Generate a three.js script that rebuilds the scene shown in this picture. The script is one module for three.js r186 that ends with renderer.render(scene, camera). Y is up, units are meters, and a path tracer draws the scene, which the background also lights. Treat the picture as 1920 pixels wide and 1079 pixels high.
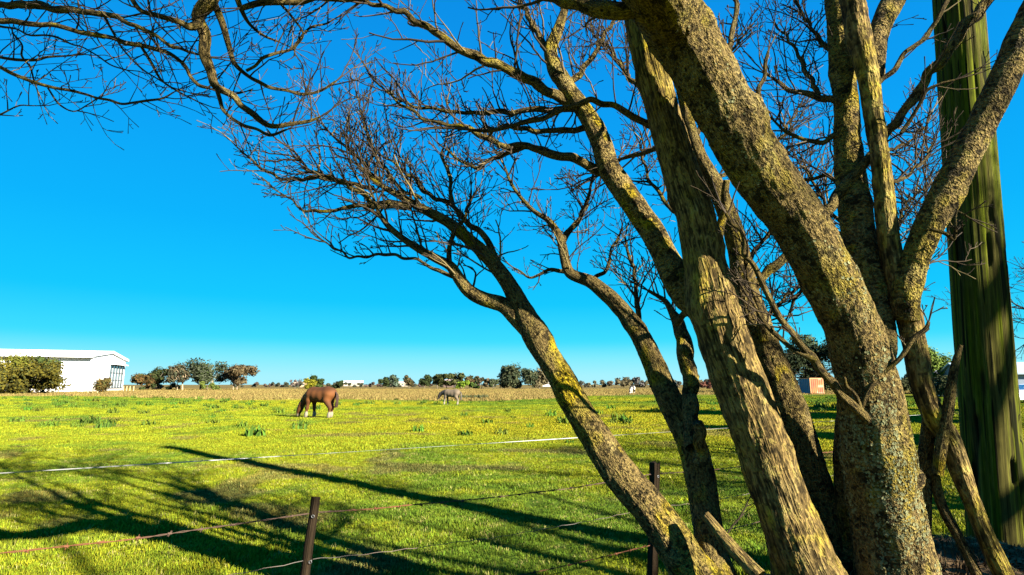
import * as THREE from 'three';
import { MarchingCubes } from 'three/addons/objects/MarchingCubes.js';
import { mergeVertices, mergeGeometries } from 'three/addons/utils/BufferGeometryUtils.js';

// ------------------------------------------------------------------ camera, sky, sun, exposure
const scene = new THREE.Scene();
const EYE = 1.5, FOCAL = 1050, PITCH = Math.atan(182 / FOCAL);      // focal length in pixels of the 1920 px photograph
const camera = new THREE.PerspectiveCamera(2 * Math.atan(539.5 / FOCAL) * 180 / Math.PI, 1920 / 1079, 0.05, 6000);
camera.position.set(0, EYE, 0);
camera.rotation.set(PITCH, 0, 0);
scene.add(camera);

const EXPOSURE = 5.2;
const SUN_EL = 24 * Math.PI / 180, SUN_AZ = 51 * Math.PI / 180;   // behind the camera, to the right
const sunDir = new THREE.Vector3(Math.sin(SUN_AZ) * Math.cos(SUN_EL), Math.sin(SUN_EL), Math.cos(SUN_AZ) * Math.cos(SUN_EL));
const sun = new THREE.DirectionalLight(new THREE.Color().setRGB(1, 0.93, 0.78), 5.0);
sun.position.copy(sunDir).multiplyScalar(80); sun.target.position.set(0, 0, 0);
sun.castShadow = true; sun.shadow.mapSize.set(4096, 4096);
Object.assign(sun.shadow.camera, { left: -60, right: 60, top: 60, bottom: -60, near: 1, far: 260 });
scene.add(sun, sun.target);

{ // clear winter sky: colour by elevation only
  const W = 64, Hh = 512, data = new Float32Array(W * Hh * 4);
  const stops = [[-90, 0.45, 0.9, 1.0], [-1, 0.45, 0.9, 1.0], [0.8, 0.40, 0.9, 1.03], [2.6, 0.22, 0.85, 1.03], [4.2, 0.05, 0.74, 1.03], [8, 0.008, 0.59, 1.02], [15, 0.004, 0.46, 0.99], [25, 0.004, 0.355, 0.92], [38, 0.004, 0.27, 0.8], [90, 0.004, 0.18, 0.6]];
  for (let j = 0; j < Hh; j++) {
    const el = ((j + 0.5) / Hh - 0.5) * 180;
    let k = 0; while (k < stops.length - 2 && stops[k + 1][0] < el) k++;
    const a = stops[k], b = stops[k + 1]; let t = Math.min(1, Math.max(0, (el - a[0]) / (b[0] - a[0])));
    for (let i = 0; i < W; i++) {
      const o = (j * W + i) * 4;
      for (let c = 0; c < 3; c++) data[o + c] = (a[c + 1] + (b[c + 1] - a[c + 1]) * t) / EXPOSURE;
      data[o + 3] = 1;
    }
  }
  const tex = new THREE.DataTexture(data, W, Hh, THREE.RGBAFormat, THREE.FloatType);
  tex.mapping = THREE.EquirectangularReflectionMapping; tex.magFilter = THREE.LinearFilter; tex.minFilter = THREE.LinearFilter; tex.needsUpdate = true;
  scene.background = tex; scene.environment = tex;
}
const renderer = new THREE.WebGLRenderer({ antialias: true });
renderer.setSize(1024, 575);
renderer.toneMapping = THREE.LinearToneMapping;
renderer.toneMappingExposure = EXPOSURE;
renderer.shadowMap.enabled = true;

// ------------------------------------------------------------------ helpers
const V = (x, y, z) => new THREE.Vector3(x, y, z);
function rng(seed) { let s = seed >>> 0; return () => { s = (s + 0x6D2B79F5) >>> 0; let t = s; t = Math.imul(t ^ (t >>> 15), t | 1); t ^= t + Math.imul(t ^ (t >>> 7), t | 61); return ((t ^ (t >>> 14)) >>> 0) / 4294967296; }; }
function hash3(x, y, z) { let h = Math.imul(x, 374761393) ^ Math.imul(y, 668265263) ^ Math.imul(z, 2147483647 ^ 0x5bd1e995); h = Math.imul(h ^ (h >>> 13), 1274126177); h ^= h >>> 16; return (h >>> 0) / 4294967296; }
function noise(x, y, z, px = 0, py = 0) {          // value noise, -1..1; px, py: periods for tiling
  const xi = Math.floor(x), yi = Math.floor(y), zi = Math.floor(z);
  let u = x - xi, v = y - yi, w = z - zi; u = u * u * (3 - 2 * u); v = v * v * (3 - 2 * v); w = w * w * (3 - 2 * w);
  const X = (k) => px ? ((k % px) + px) % px : k, Y = (k) => py ? ((k % py) + py) % py : k;
  const h = (a, b, c) => hash3(X(xi + a), Y(yi + b), zi + c);
  const l = (a, b, t) => a + (b - a) * t;
  return l(l(l(h(0, 0, 0), h(1, 0, 0), u), l(h(0, 1, 0), h(1, 1, 0), u), v), l(l(h(0, 0, 1), h(1, 0, 1), u), l(h(0, 1, 1), h(1, 1, 1), u), v), w) * 2 - 1;
}
const smooth = (a, b, x) => { const t = Math.min(1, Math.max(0, (x - a) / (b - a))); return t * t * (3 - 2 * t); };
const mix = (a, b, t) => a + (b - a) * t;
const taken = {};
function numbered(name) { const n = taken[name] = (taken[name] ?? -1) + 1; return n ? name + '_' + String(n).padStart(3, '0') : name; }
function tag(o, label, category, group, kind) { Object.assign(o.userData, { label, category }); if (group) o.userData.group = group; if (kind) o.userData.kind = kind; return o; }
function thing(name, label, category, p = V(0, 0, 0), group) { const o = new THREE.Group(); o.name = numbered(name); o.position.copy(p); scene.add(o); return tag(o, label, category, group); }
function part(name, geo, m, parent) { const o = new THREE.Mesh(geo, m); o.name = name; parent.add(o); return o; }
function struct(name, geo, m) { const o = new THREE.Mesh(geo, m); o.name = numbered(name); o.userData.kind = 'structure'; scene.add(o); return o; }
const mat = (r, g, b, rough = 0.85, extra = {}) => new THREE.MeshStandardMaterial({ color: new THREE.Color().setRGB(r, g, b), roughness: rough, ...extra });

// survey helpers: sightings in the photograph turned into places (x right, y up, -z ahead)
const cP = Math.cos(PITCH), sP = Math.sin(PITCH);
function ray(px, py) { const a = (px - 960) / FOCAL, b = (539.5 - py) / FOCAL; return V(a, b * cP + sP, b * sP - cP); }
function at(px, py, ahead) { const d = ray(px, py); return d.multiplyScalar(ahead / -d.z).add(V(0, EYE, 0)); }
function onGround(px, py, h = 0) { const d = ray(px, py); return d.multiplyScalar((h - EYE) / d.y).add(V(0, EYE, 0)); }
const far = (px, ahead) => V((px - 960) * ahead * cP / FOCAL, 0, -ahead);       // a bearing at the horizon and a distance
const pxToM = (ahead) => ahead * cP / FOCAL;                                   // metres per photograph pixel at a distance

function dataTex(w, h, fn, srgb) {
  const d = new Uint8Array(w * h * 4);
  for (let j = 0; j < h; j++) for (let i = 0; i < w; i++) { const c = fn(i / w, j / h), o = (j * w + i) * 4; for (let k = 0; k < 3; k++) d[o + k] = Math.max(0, Math.min(255, (c.length ? c[k] : c) * 255)); d[o + 3] = 255; }
  const t = new THREE.DataTexture(d, w, h); t.wrapS = t.wrapT = THREE.RepeatWrapping; t.magFilter = THREE.LinearFilter; t.minFilter = THREE.LinearMipmapLinearFilter; t.generateMipmaps = true;
  if (srgb) t.colorSpace = THREE.SRGBColorSpace; t.needsUpdate = true; return t;
}
// the trees and the pole stand on a low bank that runs along the near side of the fence: n = distance from the fence, u = along it
const bankN = (x, z) => 0.5 * (x - 1.2) - 0.86 * (-z - 4.6), bankU = (x, z) => 0.86 * (x - 1.2) + 0.5 * (-z - 4.6);
const hgt = (x, z) => {
  const n = bankN(x, z), u = bankU(x, z);
  return 0.02 * noise(x * 0.6, 3, z * 0.6) * smooth(1, 4, Math.hypot(x, z)) + 0.62 * smooth(0.35, 1.75, n) * (1 - smooth(2.7, 3.7, n)) * (1 - 0.55 * smooth(0.7, 1.9, u)) + (n > 0.3 && n < 3.5 ? 0.03 * noise(x * 3, 1, z * 3) : 0);
};

// geometry collector for bars, tubes and faces
class MB {
  constructor() { this.p = []; this.c = []; this.uv = []; this.i = []; }
  get n() { return this.p.length / 3; }
  tube(pts, rad, sides, col, tip = true) {
    const base = this.n, N = pts.length; let up = Math.abs(pts[1].y - pts[0].y) > 0.9 * pts[1].distanceTo(pts[0]) ? V(1, 0, 0) : V(0, 1, 0);
    const T = V(), S = V(), U = V(); let s = 0;
    for (let k = 0; k < N; k++) {
      T.subVectors(pts[Math.min(N - 1, k + 1)], pts[Math.max(0, k - 1)]).normalize();
      S.crossVectors(T, up).normalize(); U.crossVectors(S, T); up = U.clone();
      if (k) s += pts[k].distanceTo(pts[k - 1]);
      for (let a = 0; a < sides; a++) {
        const th = a / sides * 6.2832, r = rad[k], cx = Math.cos(th) * r, cy = Math.sin(th) * r, p = pts[k];
        this.p.push(p.x + S.x * cx + U.x * cy, p.y + S.y * cx + U.y * cy, p.z + S.z * cx + U.z * cy);
        const cc = typeof col === 'function' ? col(p) : col; this.c.push(cc[0], cc[1], cc[2]); this.uv.push(a / sides, s * 2);
      }
      if (k) for (let a = 0; a < sides; a++) { const b = (a + 1) % sides, q = base + (k - 1) * sides; this.i.push(q + a, q + b, q + sides + a, q + b, q + sides + b, q + sides + a); }
    }
    if (tip) { const q = base + (N - 1) * sides; for (let a = 1; a < sides - 1; a++) this.i.push(q, q + a, q + a + 1); }
  }
  quad(a, b, c, d, col) { const o = this.n; for (const v of [a, b, c, d]) { this.p.push(v.x, v.y, v.z); this.c.push(col[0], col[1], col[2]); } this.uv.push(0, 0, 1, 0, 1, 1, 0, 1); this.i.push(o, o + 1, o + 2, o, o + 2, o + 3); }
  tri(a, b, c, col) { const o = this.n; for (const v of [a, b, c]) { this.p.push(v.x, v.y, v.z); this.c.push(col[0], col[1], col[2]); } this.uv.push(0, 0, 1, 0, 0.5, 1); this.i.push(o, o + 1, o + 2); }
  geo() {
    const g = new THREE.BufferGeometry();
    g.setAttribute('position', new THREE.Float32BufferAttribute(this.p, 3)); g.setAttribute('color', new THREE.Float32BufferAttribute(this.c, 3)); g.setAttribute('uv', new THREE.Float32BufferAttribute(this.uv, 2));
    g.setIndex(this.i); g.computeVertexNormals(); return g;
  }
}
function box(x0, x1, y0, y1, z0, z1) { const g = new THREE.BoxGeometry(x1 - x0, y1 - y0, z1 - z0); g.translate((x0 + x1) / 2, (y0 + y1) / 2, (z0 + z1) / 2); return g; }

// ------------------------------------------------------------------ bark
const BW = 512, BH = 1024;
const barkField = new Float32Array(BW * BH);
const barkTex = (() => {
  const f = (u, v) => {
    const wob = 0.5 * noise(u * 6, v * 6, 3, 6, 6);
    const fis = 1 - Math.abs(noise(u * 26 + wob, v * 7 + wob, 9, 26, 7));             // long ridges with furrows between
    const fis2 = 1 - Math.abs(noise(u * 54 + wob, v * 22, 17, 54, 22));
    const grain = noise(u * 128, v * 96, 5, 128, 96);
    return 0.52 * fis * fis + 0.3 * fis2 + 0.16 * (grain * 0.5 + 0.5);
  };
  const col = dataTex(BW, BH, (u, v) => {
    const h = f(u, v), patch = noise(u * 9, v * 16, 31, 9, 16), spot = noise(u * 40, v * 70, 41, 40, 70), spot2 = noise(u * 22, v * 40, 43, 22, 40);
    barkField[Math.floor(v * BH) * BW + Math.floor(u * BW)] = h;
    let l = 0.64 + 0.9 * (h - 0.5) + 0.12 * patch;
    let c = [l * 1.03, l * 0.96, l * 0.86];
    const lich = smooth(0.25, 0.5, spot * 0.55 + patch * 0.5);                        // crusts of pale lichen
    c = [mix(c[0], 0.92, lich * 0.75), mix(c[1], 0.91, lich * 0.75), mix(c[2], 0.72, lich * 0.75)];
    const dark = smooth(0.4, 0.65, spot2 - 0.25 * patch);                             // dark scaly flecks
    c = c.map((x) => x * (1 - 0.32 * dark));
    return c;
  }, true);
  const bump = dataTex(BW, BH, (u, v) => { const h = f(u, v), spot = noise(u * 40, v * 70, 41, 40, 70), patch = noise(u * 9, v * 16, 31, 9, 16); return 0.75 * h + 0.22 * smooth(0.25, 0.5, spot * 0.55 + patch * 0.5); });
  return { col, bump };
})();
const grainCol = dataTex(512, 512, (u, v) => { const a = noise(u * 96, v * 4, 2, 96, 4), b = noise(u * 40, v * 2, 7, 40, 2), c = noise(u * 150, v * 30, 5, 150, 30), k = smooth(0.55, 0.7, noise(u * 34, v * 3, 9, 34, 3)); const l = (0.76 + 0.16 * a + 0.12 * b + 0.1 * c) * (1 - 0.55 * k); return [l, l, l]; }, true);
const grainBump = dataTex(512, 512, (u, v) => { const a = noise(u * 96, v * 4, 2, 96, 4), b = noise(u * 40, v * 2, 7, 40, 2), k = smooth(0.55, 0.7, noise(u * 34, v * 3, 9, 34, 3)); return 0.6 + 0.2 * a + 0.15 * b - 0.4 * k; });
const barkMat = new THREE.MeshPhysicalMaterial({ specularIntensity: 0.25, map: barkTex.col, bumpMap: barkTex.bump, bumpScale: 0.011, roughness: 1, vertexColors: true });
const crust = (() => {        // finely crusted bark: granules, scales and small cracks
  const f = (u, v) => { const w = noise(u * 14, v * 22, 3, 14, 22) * 0.6, a = noise(u * 52 + w, v * 84 + w, 11, 52, 84), b = noise(u * 110, v * 190, 12, 110, 190), c = 1 - Math.abs(noise(u * 30 + w, v * 34, 13, 30, 34)); return 0.5 + 0.2 * a + 0.16 * b + 0.2 * (c * c - 0.5); };
  const col = dataTex(BW, BH, (u, v) => { const h = f(u, v), p = noise(u * 8, v * 14, 33, 8, 14), q = noise(u * 30, v * 52, 35, 30, 52), d = smooth(0.35, 0.6, noise(u * 18, v * 44, 37, 18, 44) - 0.2 * p); let l = 0.66 + 1.05 * (h - 0.5) + 0.1 * p; const k = smooth(0.2, 0.55, q * 0.6 + p * 0.4); return [mix(l * 1.02, 0.88, k * 0.5), mix(l * 0.97, 0.88, k * 0.5), mix(l * 0.88, 0.7, k * 0.5)].map((x) => x * (1 - 0.42 * d)); }, true);
  return { col, bump: dataTex(BW, BH, (u, v) => f(u, v)) };
})();
const crustMat = new THREE.MeshPhysicalMaterial({ specularIntensity: 0.25, map: crust.col, bumpMap: crust.bump, bumpScale: 0.02, roughness: 1, vertexColors: true });
const twigMat = new THREE.MeshPhysicalMaterial({ roughness: 1, specularIntensity: 0.15, vertexColors: true });
const BARK = [0.21, 0.165, 0.07], MUST = [0.37, 0.3, 0.016], MOSS = [0.265, 0.225, 0.036], GREYL = [0.31, 0.27, 0.13];
function barkColour(p, amount, green = 0) {
  const n = noise(p.x * 5 + 7, p.y * 3.2, p.z * 5), n2 = noise(p.x * 16, p.y * 11, p.z * 16 + 4), n3 = noise(p.x * 2.3, p.y * 1.6 + 9, p.z * 2.3);
  const m = smooth(0.1, 0.55, n * 0.6 + n2 * 0.45 + n3 * 0.4 + amount - 0.42), g = smooth(0.1, 0.5, n3 + 0.5 * n2 + green), gl = smooth(0.25, 0.6, noise(p.x * 9, p.y * 7 + 3, p.z * 9) + 0.4 * n2);
  const o = [0, 0, 0];
  for (let k = 0; k < 3; k++) { let c = mix(BARK[k], MOSS[k], g * 0.7); c = mix(c, GREYL[k], gl * 0.45); o[k] = mix(c, MUST[k], m); }
  return o;
}
// a limb: thick tube with uneven girth, ridges and burrs
let thin = 1, G = 1;                                       // size of the tree being built
function limbGeo(pts, rad, o = {}) {
  const rm = Math.max(...rad);
  if (rm < 0.045 && !o.straight) {                                  // slender limbs kink at their nodes
    const R = rng(Math.round((o.seed ?? 1) * 977)), p2 = [pts[0]], r2 = [rad[0]];
    for (let k = 1; k < pts.length; k++) { const a = pts[k - 1], b = pts[k], sl = a.distanceTo(b), m = Math.max(1, Math.round(sl / (0.09 * G))); for (let j = 1; j <= m; j++) { const f = j / m, q = a.clone().lerp(b, f), am = Math.min(0.016 * G, sl * 0.1); if (j < m || k < pts.length - 1) q.add(V((R() - 0.5) * 2 * am, (R() - 0.5) * 2 * am, (R() - 0.5) * 2 * am)); p2.push(q); r2.push(mix(rad[k - 1], rad[k], f) * (0.9 + 0.25 * R())); } }
    pts = p2; rad = r2;
  }
  const curve = new THREE.CatmullRomCurve3(pts, false, 'centripetal');
  const L = curve.getLength();
  const rings = Math.max(6, Math.ceil(L / Math.max(0.011, rm * 0.11))), sides = rm > 0.09 ? 96 : rm > 0.045 ? 56 : rm > 0.02 ? 24 : 10;
  const rep = Math.max(1, Math.round(2 * Math.PI * rm / (0.62 * G))), seed = o.seed ?? 0;
  const pos = [], col = [], uv = [], idx = []; const pt = V(), T = V(), S = V(), U = V(); let up = V(0.3, 0.1, 1).normalize(), s = 0, prev = null;
  for (let k = 0; k <= rings; k++) {
    const t = k / rings; curve.getPoint(t, pt); curve.getTangent(t, T);
    S.crossVectors(T, up).normalize(); U.crossVectors(S, T).normalize(); up = U.clone();
    if (prev) s += prev.distanceTo(pt); prev = pt.clone();
    const fi = t * (pts.length - 1), i0 = Math.min(pts.length - 2, Math.floor(fi)), R = mix(rad[i0], rad[i0 + 1], fi - i0);
    for (let a = 0; a <= sides; a++) {
      const th = (a % sides) / sides * Math.PI * 2, cx = Math.cos(th), cy = Math.sin(th);
      const dx = S.x * cx + U.x * cy, dy = S.y * cx + U.y * cy, dz = S.z * cx + U.z * cy;
      const qx = (pt.x + dx * R) / G, qy = (pt.y + dy * R) / G, qz = (pt.z + dz * R) / G;
      let d = R * (0.10 * noise(qx * 4 + seed, qy * 2.6, qz * 4) + 0.06 * noise(qx * 11, qy * 7 + seed, qz * 11));
      if (rm > 0.02) {
        const rr = 1 - Math.abs(noise(cx * R / G * 30 + seed, s / G * 4, cy * R / G * 30)), r2 = 1 - Math.abs(noise(cx * R / G * 62 + seed, s / G * 13, cy * R / G * 62));
        d += Math.min(0.007, R * 0.05) * (rr * rr - 0.5) + Math.min(0.004, R * 0.03) * (r2 - 0.5) + Math.min(0.003, R * 0.025) * noise(qx * 70, qy * 70, qz * 70);
        const kn = noise(qx * 3.1 + 20, qy * 3.1 + seed, qz * 3.1); if (kn > 0.55) d += R * 0.16 * smooth(0.55, 0.9, kn);
      }
      if (o.flare && s < 0.3 * G) d += R * o.flare * (1 - s / (0.3 * G)) ** 2 * (0.6 + 0.8 * noise(cx * 1.6 + seed, 2, cy * 1.6));
      pos.push(pt.x + dx * (R + d), pt.y + dy * (R + d), pt.z + dz * (R + d));
      const c = barkColour({ x: qx + seed, y: qy, z: qz }, o.lichen ?? 0.1, o.green ?? 0); col.push(c[0], c[1], c[2]);
      uv.push(a / sides * rep, s / (1.1 * G) + seed * 0.13);
      if (k && a < sides) { const w = sides + 1, q = (k - 1) * w + a; idx.push(q, q + w, q + 1, q + 1, q + w, q + w + 1); }
    }
  }
  const e = pos.length / 3 - (sides + 1); for (let a = 1; a < sides - 1; a++) idx.push(e, e + a + 1, e + a);
  const g = new THREE.BufferGeometry();
  g.setAttribute('position', new THREE.Float32BufferAttribute(pos, 3)); g.setAttribute('color', new THREE.Float32BufferAttribute(col, 3)); g.setAttribute('uv', new THREE.Float32BufferAttribute(uv, 2));
  g.setIndex(idx); g.computeVertexNormals();
  const nn = g.attributes.normal; for (let k = 0; k <= rings; k++) { const q = k * (sides + 1), r = q + sides; const v = V(nn.getX(q) + nn.getX(r), nn.getY(q) + nn.getY(r), nn.getZ(q) + nn.getZ(r)).normalize(); nn.setXYZ(q, v.x, v.y, v.z); nn.setXYZ(r, v.x, v.y, v.z); }
  g.userData.curve = curve; return g;
}
// twigs: kinked shoots that fork and end in swollen buds
function shoot(mb, R, p, dir, len, r, lvl, bias) {
  const n = Math.max(3, Math.round(len / G / (lvl ? 0.055 : 0.07))), pts = [p.clone()], rad = [r]; const d = dir.clone().normalize(), q = p.clone();
  let side = R() < 0.5 ? 1 : -1; const ax = V(R() - 0.5, R() - 0.5, R() - 0.5).normalize();
  const kids = [];
  const tone = 0.5 + 0.7 * R(), col = R() < 0.14 ? [0.13 * tone, 0.1 * tone, 0.045] : [0.042 * tone, 0.031 * tone, 0.02 * tone];
  for (let k = 1; k <= n; k++) {
    const st = len / n * (0.75 + 0.5 * R());
    d.x += (R() - 0.5) * 0.42 + ax.x * side * 0.14 + bias.x * 0.05; d.y += (R() - 0.5) * 0.42 + ax.y * side * 0.14 + bias.y * 0.05; d.z += (R() - 0.5) * 0.42 + ax.z * side * 0.14 + bias.z * 0.05; d.normalize();
    side = -side; q.addScaledVector(d, st); pts.push(q.clone()); const t = k / n; rad.push(Math.max(0.0029 * G * thin, r * (1 - 0.6 * t)));
    if (lvl < 3 && k > 0.2 * n && k < n && R() < [0.6, 0.5, 0.3][lvl]) kids.push([q.clone(), d.clone(), t]);
  }
  rad[n] = Math.max(0.0042 * G * thin, rad[n] * 1.25);
  mb.tube(pts, rad, lvl === 0 && r > 0.007 * G ? 6 : 4, col);
  for (const [kp, kd, t] of kids) {
    const w = V(R() - 0.5, R() - 0.5, R() - 0.5).cross(kd).normalize();
    const nd = kd.clone().multiplyScalar(0.75).addScaledVector(w, 0.75).addScaledVector(bias, 0.3);
    shoot(mb, R, kp, nd, len * (0.32 + 0.38 * R()) * (1 - 0.35 * t), Math.max(0.0034 * G * thin, r * (1 - 0.6 * t) * 0.72), lvl + 1, bias);
  }
}
function twigsAlong(mb, R, curve, o) {   // o: from, to, every (m), len, r, bias
  const L = curve.getLength(), up = o.bias ?? V(-0.1, 0.8, 0);
  for (let s = L * o.from; s <= L * o.to; s += o.every * G * 0.66 * (0.5 + R())) {
    const t = Math.min(1, s / L), p = curve.getPointAt(t), T = curve.getTangentAt(t);
    const w = V(R() - 0.5, R() - 0.5, R() - 0.5).cross(T).normalize();
    const nd = T.clone().multiplyScalar(0.55).addScaledVector(w, 0.85).addScaledVector(up, 0.45);
    shoot(mb, R, p, nd, 1.7 * G * o.len * (0.45 + 0.9 * R()) * (1 - 0.3 * t), 1.4 * G * thin * o.r * (0.7 + 0.5 * R()), 0, up);
  }
  if (o.to >= 1) for (let k = 0; k < 2; k++) shoot(mb, R, curve.getPointAt(1), curve.getTangentAt(1), 1.5 * G * o.len * (0.8 + 0.5 * R()), 1.4 * G * thin * o.r, 0, up);
}
// path given as sightings: [px, py, width px], with the distance ahead from z0 to z1
function trace(path, z0, z1, map, wide = 0.95) {
  const pts = [], rad = [];
  let tot = 0; const cum = [0]; for (let k = 1; k < path.length; k++) { tot += Math.hypot(path[k][0] - path[k - 1][0], path[k][1] - path[k - 1][1]); cum.push(tot); }
  path.forEach(([px, py, w, z], k) => {
    const f = map ? map(px, py) : [px, py]; const ah = G * (z ?? mix(z0, z1, cum[k] / tot)); const p = at(f[0], f[1], ah); pts.push(p);
    const depth = ah * cP + (p.y - EYE) * sP; rad.push(w * depth / FOCAL / 2 * wide / Math.hypot(1, (f[0] - 960) / FOCAL));
  });
  return { pts, rad };
}
const R1 = (x, y) => [x / 2.697, y / 2.697], R2 = (x, y) => [400 + x / 2.697, y / 2.697], R3 = (x, y) => [600 + x / 2.697, 300 + y / 2.697], R4 = (x, y) => [1000 + x / 1.798, y / 1.798], R5 = (x, y) => [1400 + x / 1.798, y / 1.798], R7 = (x, y) => [1300 + x / 2.079, 560 + y / 2.079];
// upper crown, above the view: a limb that wanders on from a cut end and carries branches
function crownLimb(parent, start, dir, len, r, seed, kids, tw = 0.3) {
  const R = rng(seed), pts = [start.clone()], rad = [r], d = dir.clone().normalize(), q = start.clone();
  for (let k = 1; k <= 6; k++) { d.add(V((R() - 0.5) * 0.3, (R() - 0.4) * 0.2, (R() - 0.5) * 0.3)).normalize(); q.addScaledVector(d, len / 6); pts.push(q.clone()); rad.push(r * (1 - 0.12 * k)); }
  const g = limbGeo(pts, rad, { seed: seed * 0.37, lichen: 0 }), m = part('limb', g, crustMat, parent), mb = new MB();
  twigsAlong(mb, R, g.userData.curve, { from: 0.15, to: 1, every: tw, len: 0.55, r: 0.008, bias: V(-0.1, 0.6, 0) }); part('twigs', mb.geo(), twigMat, m).userData.kind = 'stuff';
  for (let k = 0; k < kids; k++) { const p = g.userData.curve.getPointAt(0.25 + 0.7 * (k + R() * 0.6) / kids), a = R() * 6.283; crownLimb(parent, p, V(Math.cos(a) * 0.9, 0.45 + 0.5 * R(), Math.sin(a) * 0.9).addScaledVector(d, 0.3), len * (0.4 + 0.25 * R()), r * 0.42, seed * 7 + k * 13 + 1, 0, 0.22); }
}
let limbSeed = 1;
function limb(parent, name, path, z0, z1, o = {}) {
  const { pts, rad } = trace(path, z0, z1, o.map, o.wide); const g = limbGeo(pts, rad, { seed: (limbSeed += 3.7), lichen: o.lichen, green: o.green, flare: o.flare, straight: o.straight });
  const m = part(name, g, o.fibre ? barkMat : crustMat, parent);
  if (o.tw) { const mb = new MB(), R = rng(Math.round(limbSeed * 100)); twigsAlong(mb, R, g.userData.curve, { from: 0.2, to: 1, every: 0.14, len: 0.5, r: 0.008, ...o.tw }); if (mb.n) { const t = part('twigs', mb.geo(), twigMat, m); t.userData.kind = 'stuff'; } }
  return m;
}

// ------------------------------------------------------------------ ground
const dryEdge = (x, z) => { const a = x / -z; return (a < 0 ? mix(54, 74, smooth(-0.45, -0.8, a)) : mix(54, 90, smooth(-0.05, 0.25, a))) + 5 * noise(x * 0.05, 1, z * 0.05) + 2.5 * noise(x * 0.3, 1, z * 0.3); };
const GRASS = [0.15, 0.168, 0.009], GRASS_Y = [0.178, 0.172, 0.009], GRASS_G = [0.074, 0.116, 0.010], DRY = [0.185, 0.135, 0.045], SOIL = [0.09, 0.06, 0.03];
function groundColour(x, z, rich = true) {
  const d = -z, n = noise(x * 0.09, 5, z * 0.09), n2 = noise(x * 0.5, 8, z * 0.5), n3 = noise(x * 2.2, 2, z * 2.2);
  const y = smooth(-0.35, 0.6, n * 0.9 + n2 * 0.3 + n3 * 0.15 + smooth(-0.55, 0.1, x / Math.max(3, d)) * 0.3 - 0.15), g = smooth(0.05, 0.7, -n * 0.6 + n2 * 0.5 + n3 * 0.35 + 0.45 * smooth(25, 60, d) - 0.1);
  const c = [0, 1, 2].map((k) => mix(mix(GRASS[k], GRASS_Y[k], y), GRASS_G[k], g));
  const dry = smooth(-4, 3, d - dryEdge(x, z)); const dn = 0.82 + 0.3 * n2 + 0.2 * n3;
  const bn = bankN(x, z), tree = d < 9 ? smooth(0.9, 1.5, bn) * (1 - smooth(2.6, 3.4, bn)) * smooth(-2.0, -1.0, bankU(x, z)) : 0;
  const bare = d < 34 ? 0.55 * smooth(0.5, 0.72, noise(x * 0.75, 11, z * 0.75) + 0.3 * n3) : 0, so = Math.max(bare, smooth(0.45, 0.8, tree + 0.35 * n3));
  return c.map((v, k) => mix(mix(v, DRY[k] * dn, dry), SOIL[k], so));
}
const groundTex = dataTex(512, 512, (u, v) => { const a = noise(u * 24, v * 24, 1, 24, 24), b = noise(u * 64, v * 64, 2, 64, 64), c = noise(u * 170, v * 170, 3, 170, 170); const l = 0.78 + 0.10 * a + 0.13 * b + 0.12 * c; return [l, l, l * 0.95]; });
const groundBump = dataTex(512, 512, (u, v) => 0.5 + 0.2 * noise(u * 24, v * 24, 1, 24, 24) + 0.2 * noise(u * 64, v * 64, 2, 64, 64) + 0.15 * noise(u * 170, v * 170, 3, 170, 170));
{
  const rings = []; let r = 0; while (r < 3800) { rings.push(r); r += Math.max(0.25, r * 0.022); } rings.push(3800);
  const N = 420, pos = [], col = [], uv = [], idx = [];
  rings.forEach((rr, k) => { for (let a = 0; a <= N; a++) {
    const th = a / N * Math.PI * 2, x = Math.sin(th) * rr, z = -Math.cos(th) * rr;
    pos.push(x, rr < 60 ? hgt(x, z) : 0, z); const c = groundColour(x, z); col.push(...c); uv.push(x / 3.1, z / 3.1);
    if (k && a < N) { const w = N + 1, q = (k - 1) * w + a; idx.push(q, q + 1, q + w, q + 1, q + w + 1, q + w); } } });
  const g = new THREE.BufferGeometry(); g.setAttribute('position', new THREE.Float32BufferAttribute(pos, 3)); g.setAttribute('color', new THREE.Float32BufferAttribute(col, 3)); g.setAttribute('uv', new THREE.Float32BufferAttribute(uv, 2));
  g.setIndex(idx); g.computeVertexNormals();
  struct('ground', g, new THREE.MeshPhysicalMaterial({ map: groundTex, bumpMap: groundBump, bumpScale: 0.03, roughness: 1, specularIntensity: 0.1, vertexColors: true }));
}
// grazed turf: tufts of short blades
function tuftGeo(seed, blades, spread, h, w) {
  const mb = new MB(), R = rng(seed);
  for (let k = 0; k < blades; k++) {
    const a = R() * 6.283, rr = spread * Math.sqrt(R()), x = Math.cos(a) * rr, z = Math.sin(a) * rr, b = R() * 6.283, hh = h * (0.5 + 0.7 * R()), le = hh * (0.3 + 0.7 * R());
    const sx = Math.cos(b + 1.57) * w, sz = Math.sin(b + 1.57) * w, dx = Math.cos(b) * le, dz = Math.sin(b) * le, c = 0.75 + 0.5 * R(), cc = [c, c * (0.94 + 0.12 * R()), c];
    const A = V(x - sx, -0.01, z - sz), B = V(x + sx, -0.01, z + sz), C = V(x + sx * 0.8 + dx * 0.4, hh * 0.65, z + sz * 0.8 + dz * 0.4), D = V(x - sx * 0.8 + dx * 0.4, hh * 0.65, z - sz * 0.8 + dz * 0.4), E = V(x + dx, hh, z + dz);
    mb.quad(A, B, C, D, cc); mb.tri(D, C, E, cc);
  }
  return mb.geo();
}
const bladeMat = new THREE.MeshPhysicalMaterial({ roughness: 1, specularIntensity: 0.15, vertexColors: true, side: THREE.DoubleSide });
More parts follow.
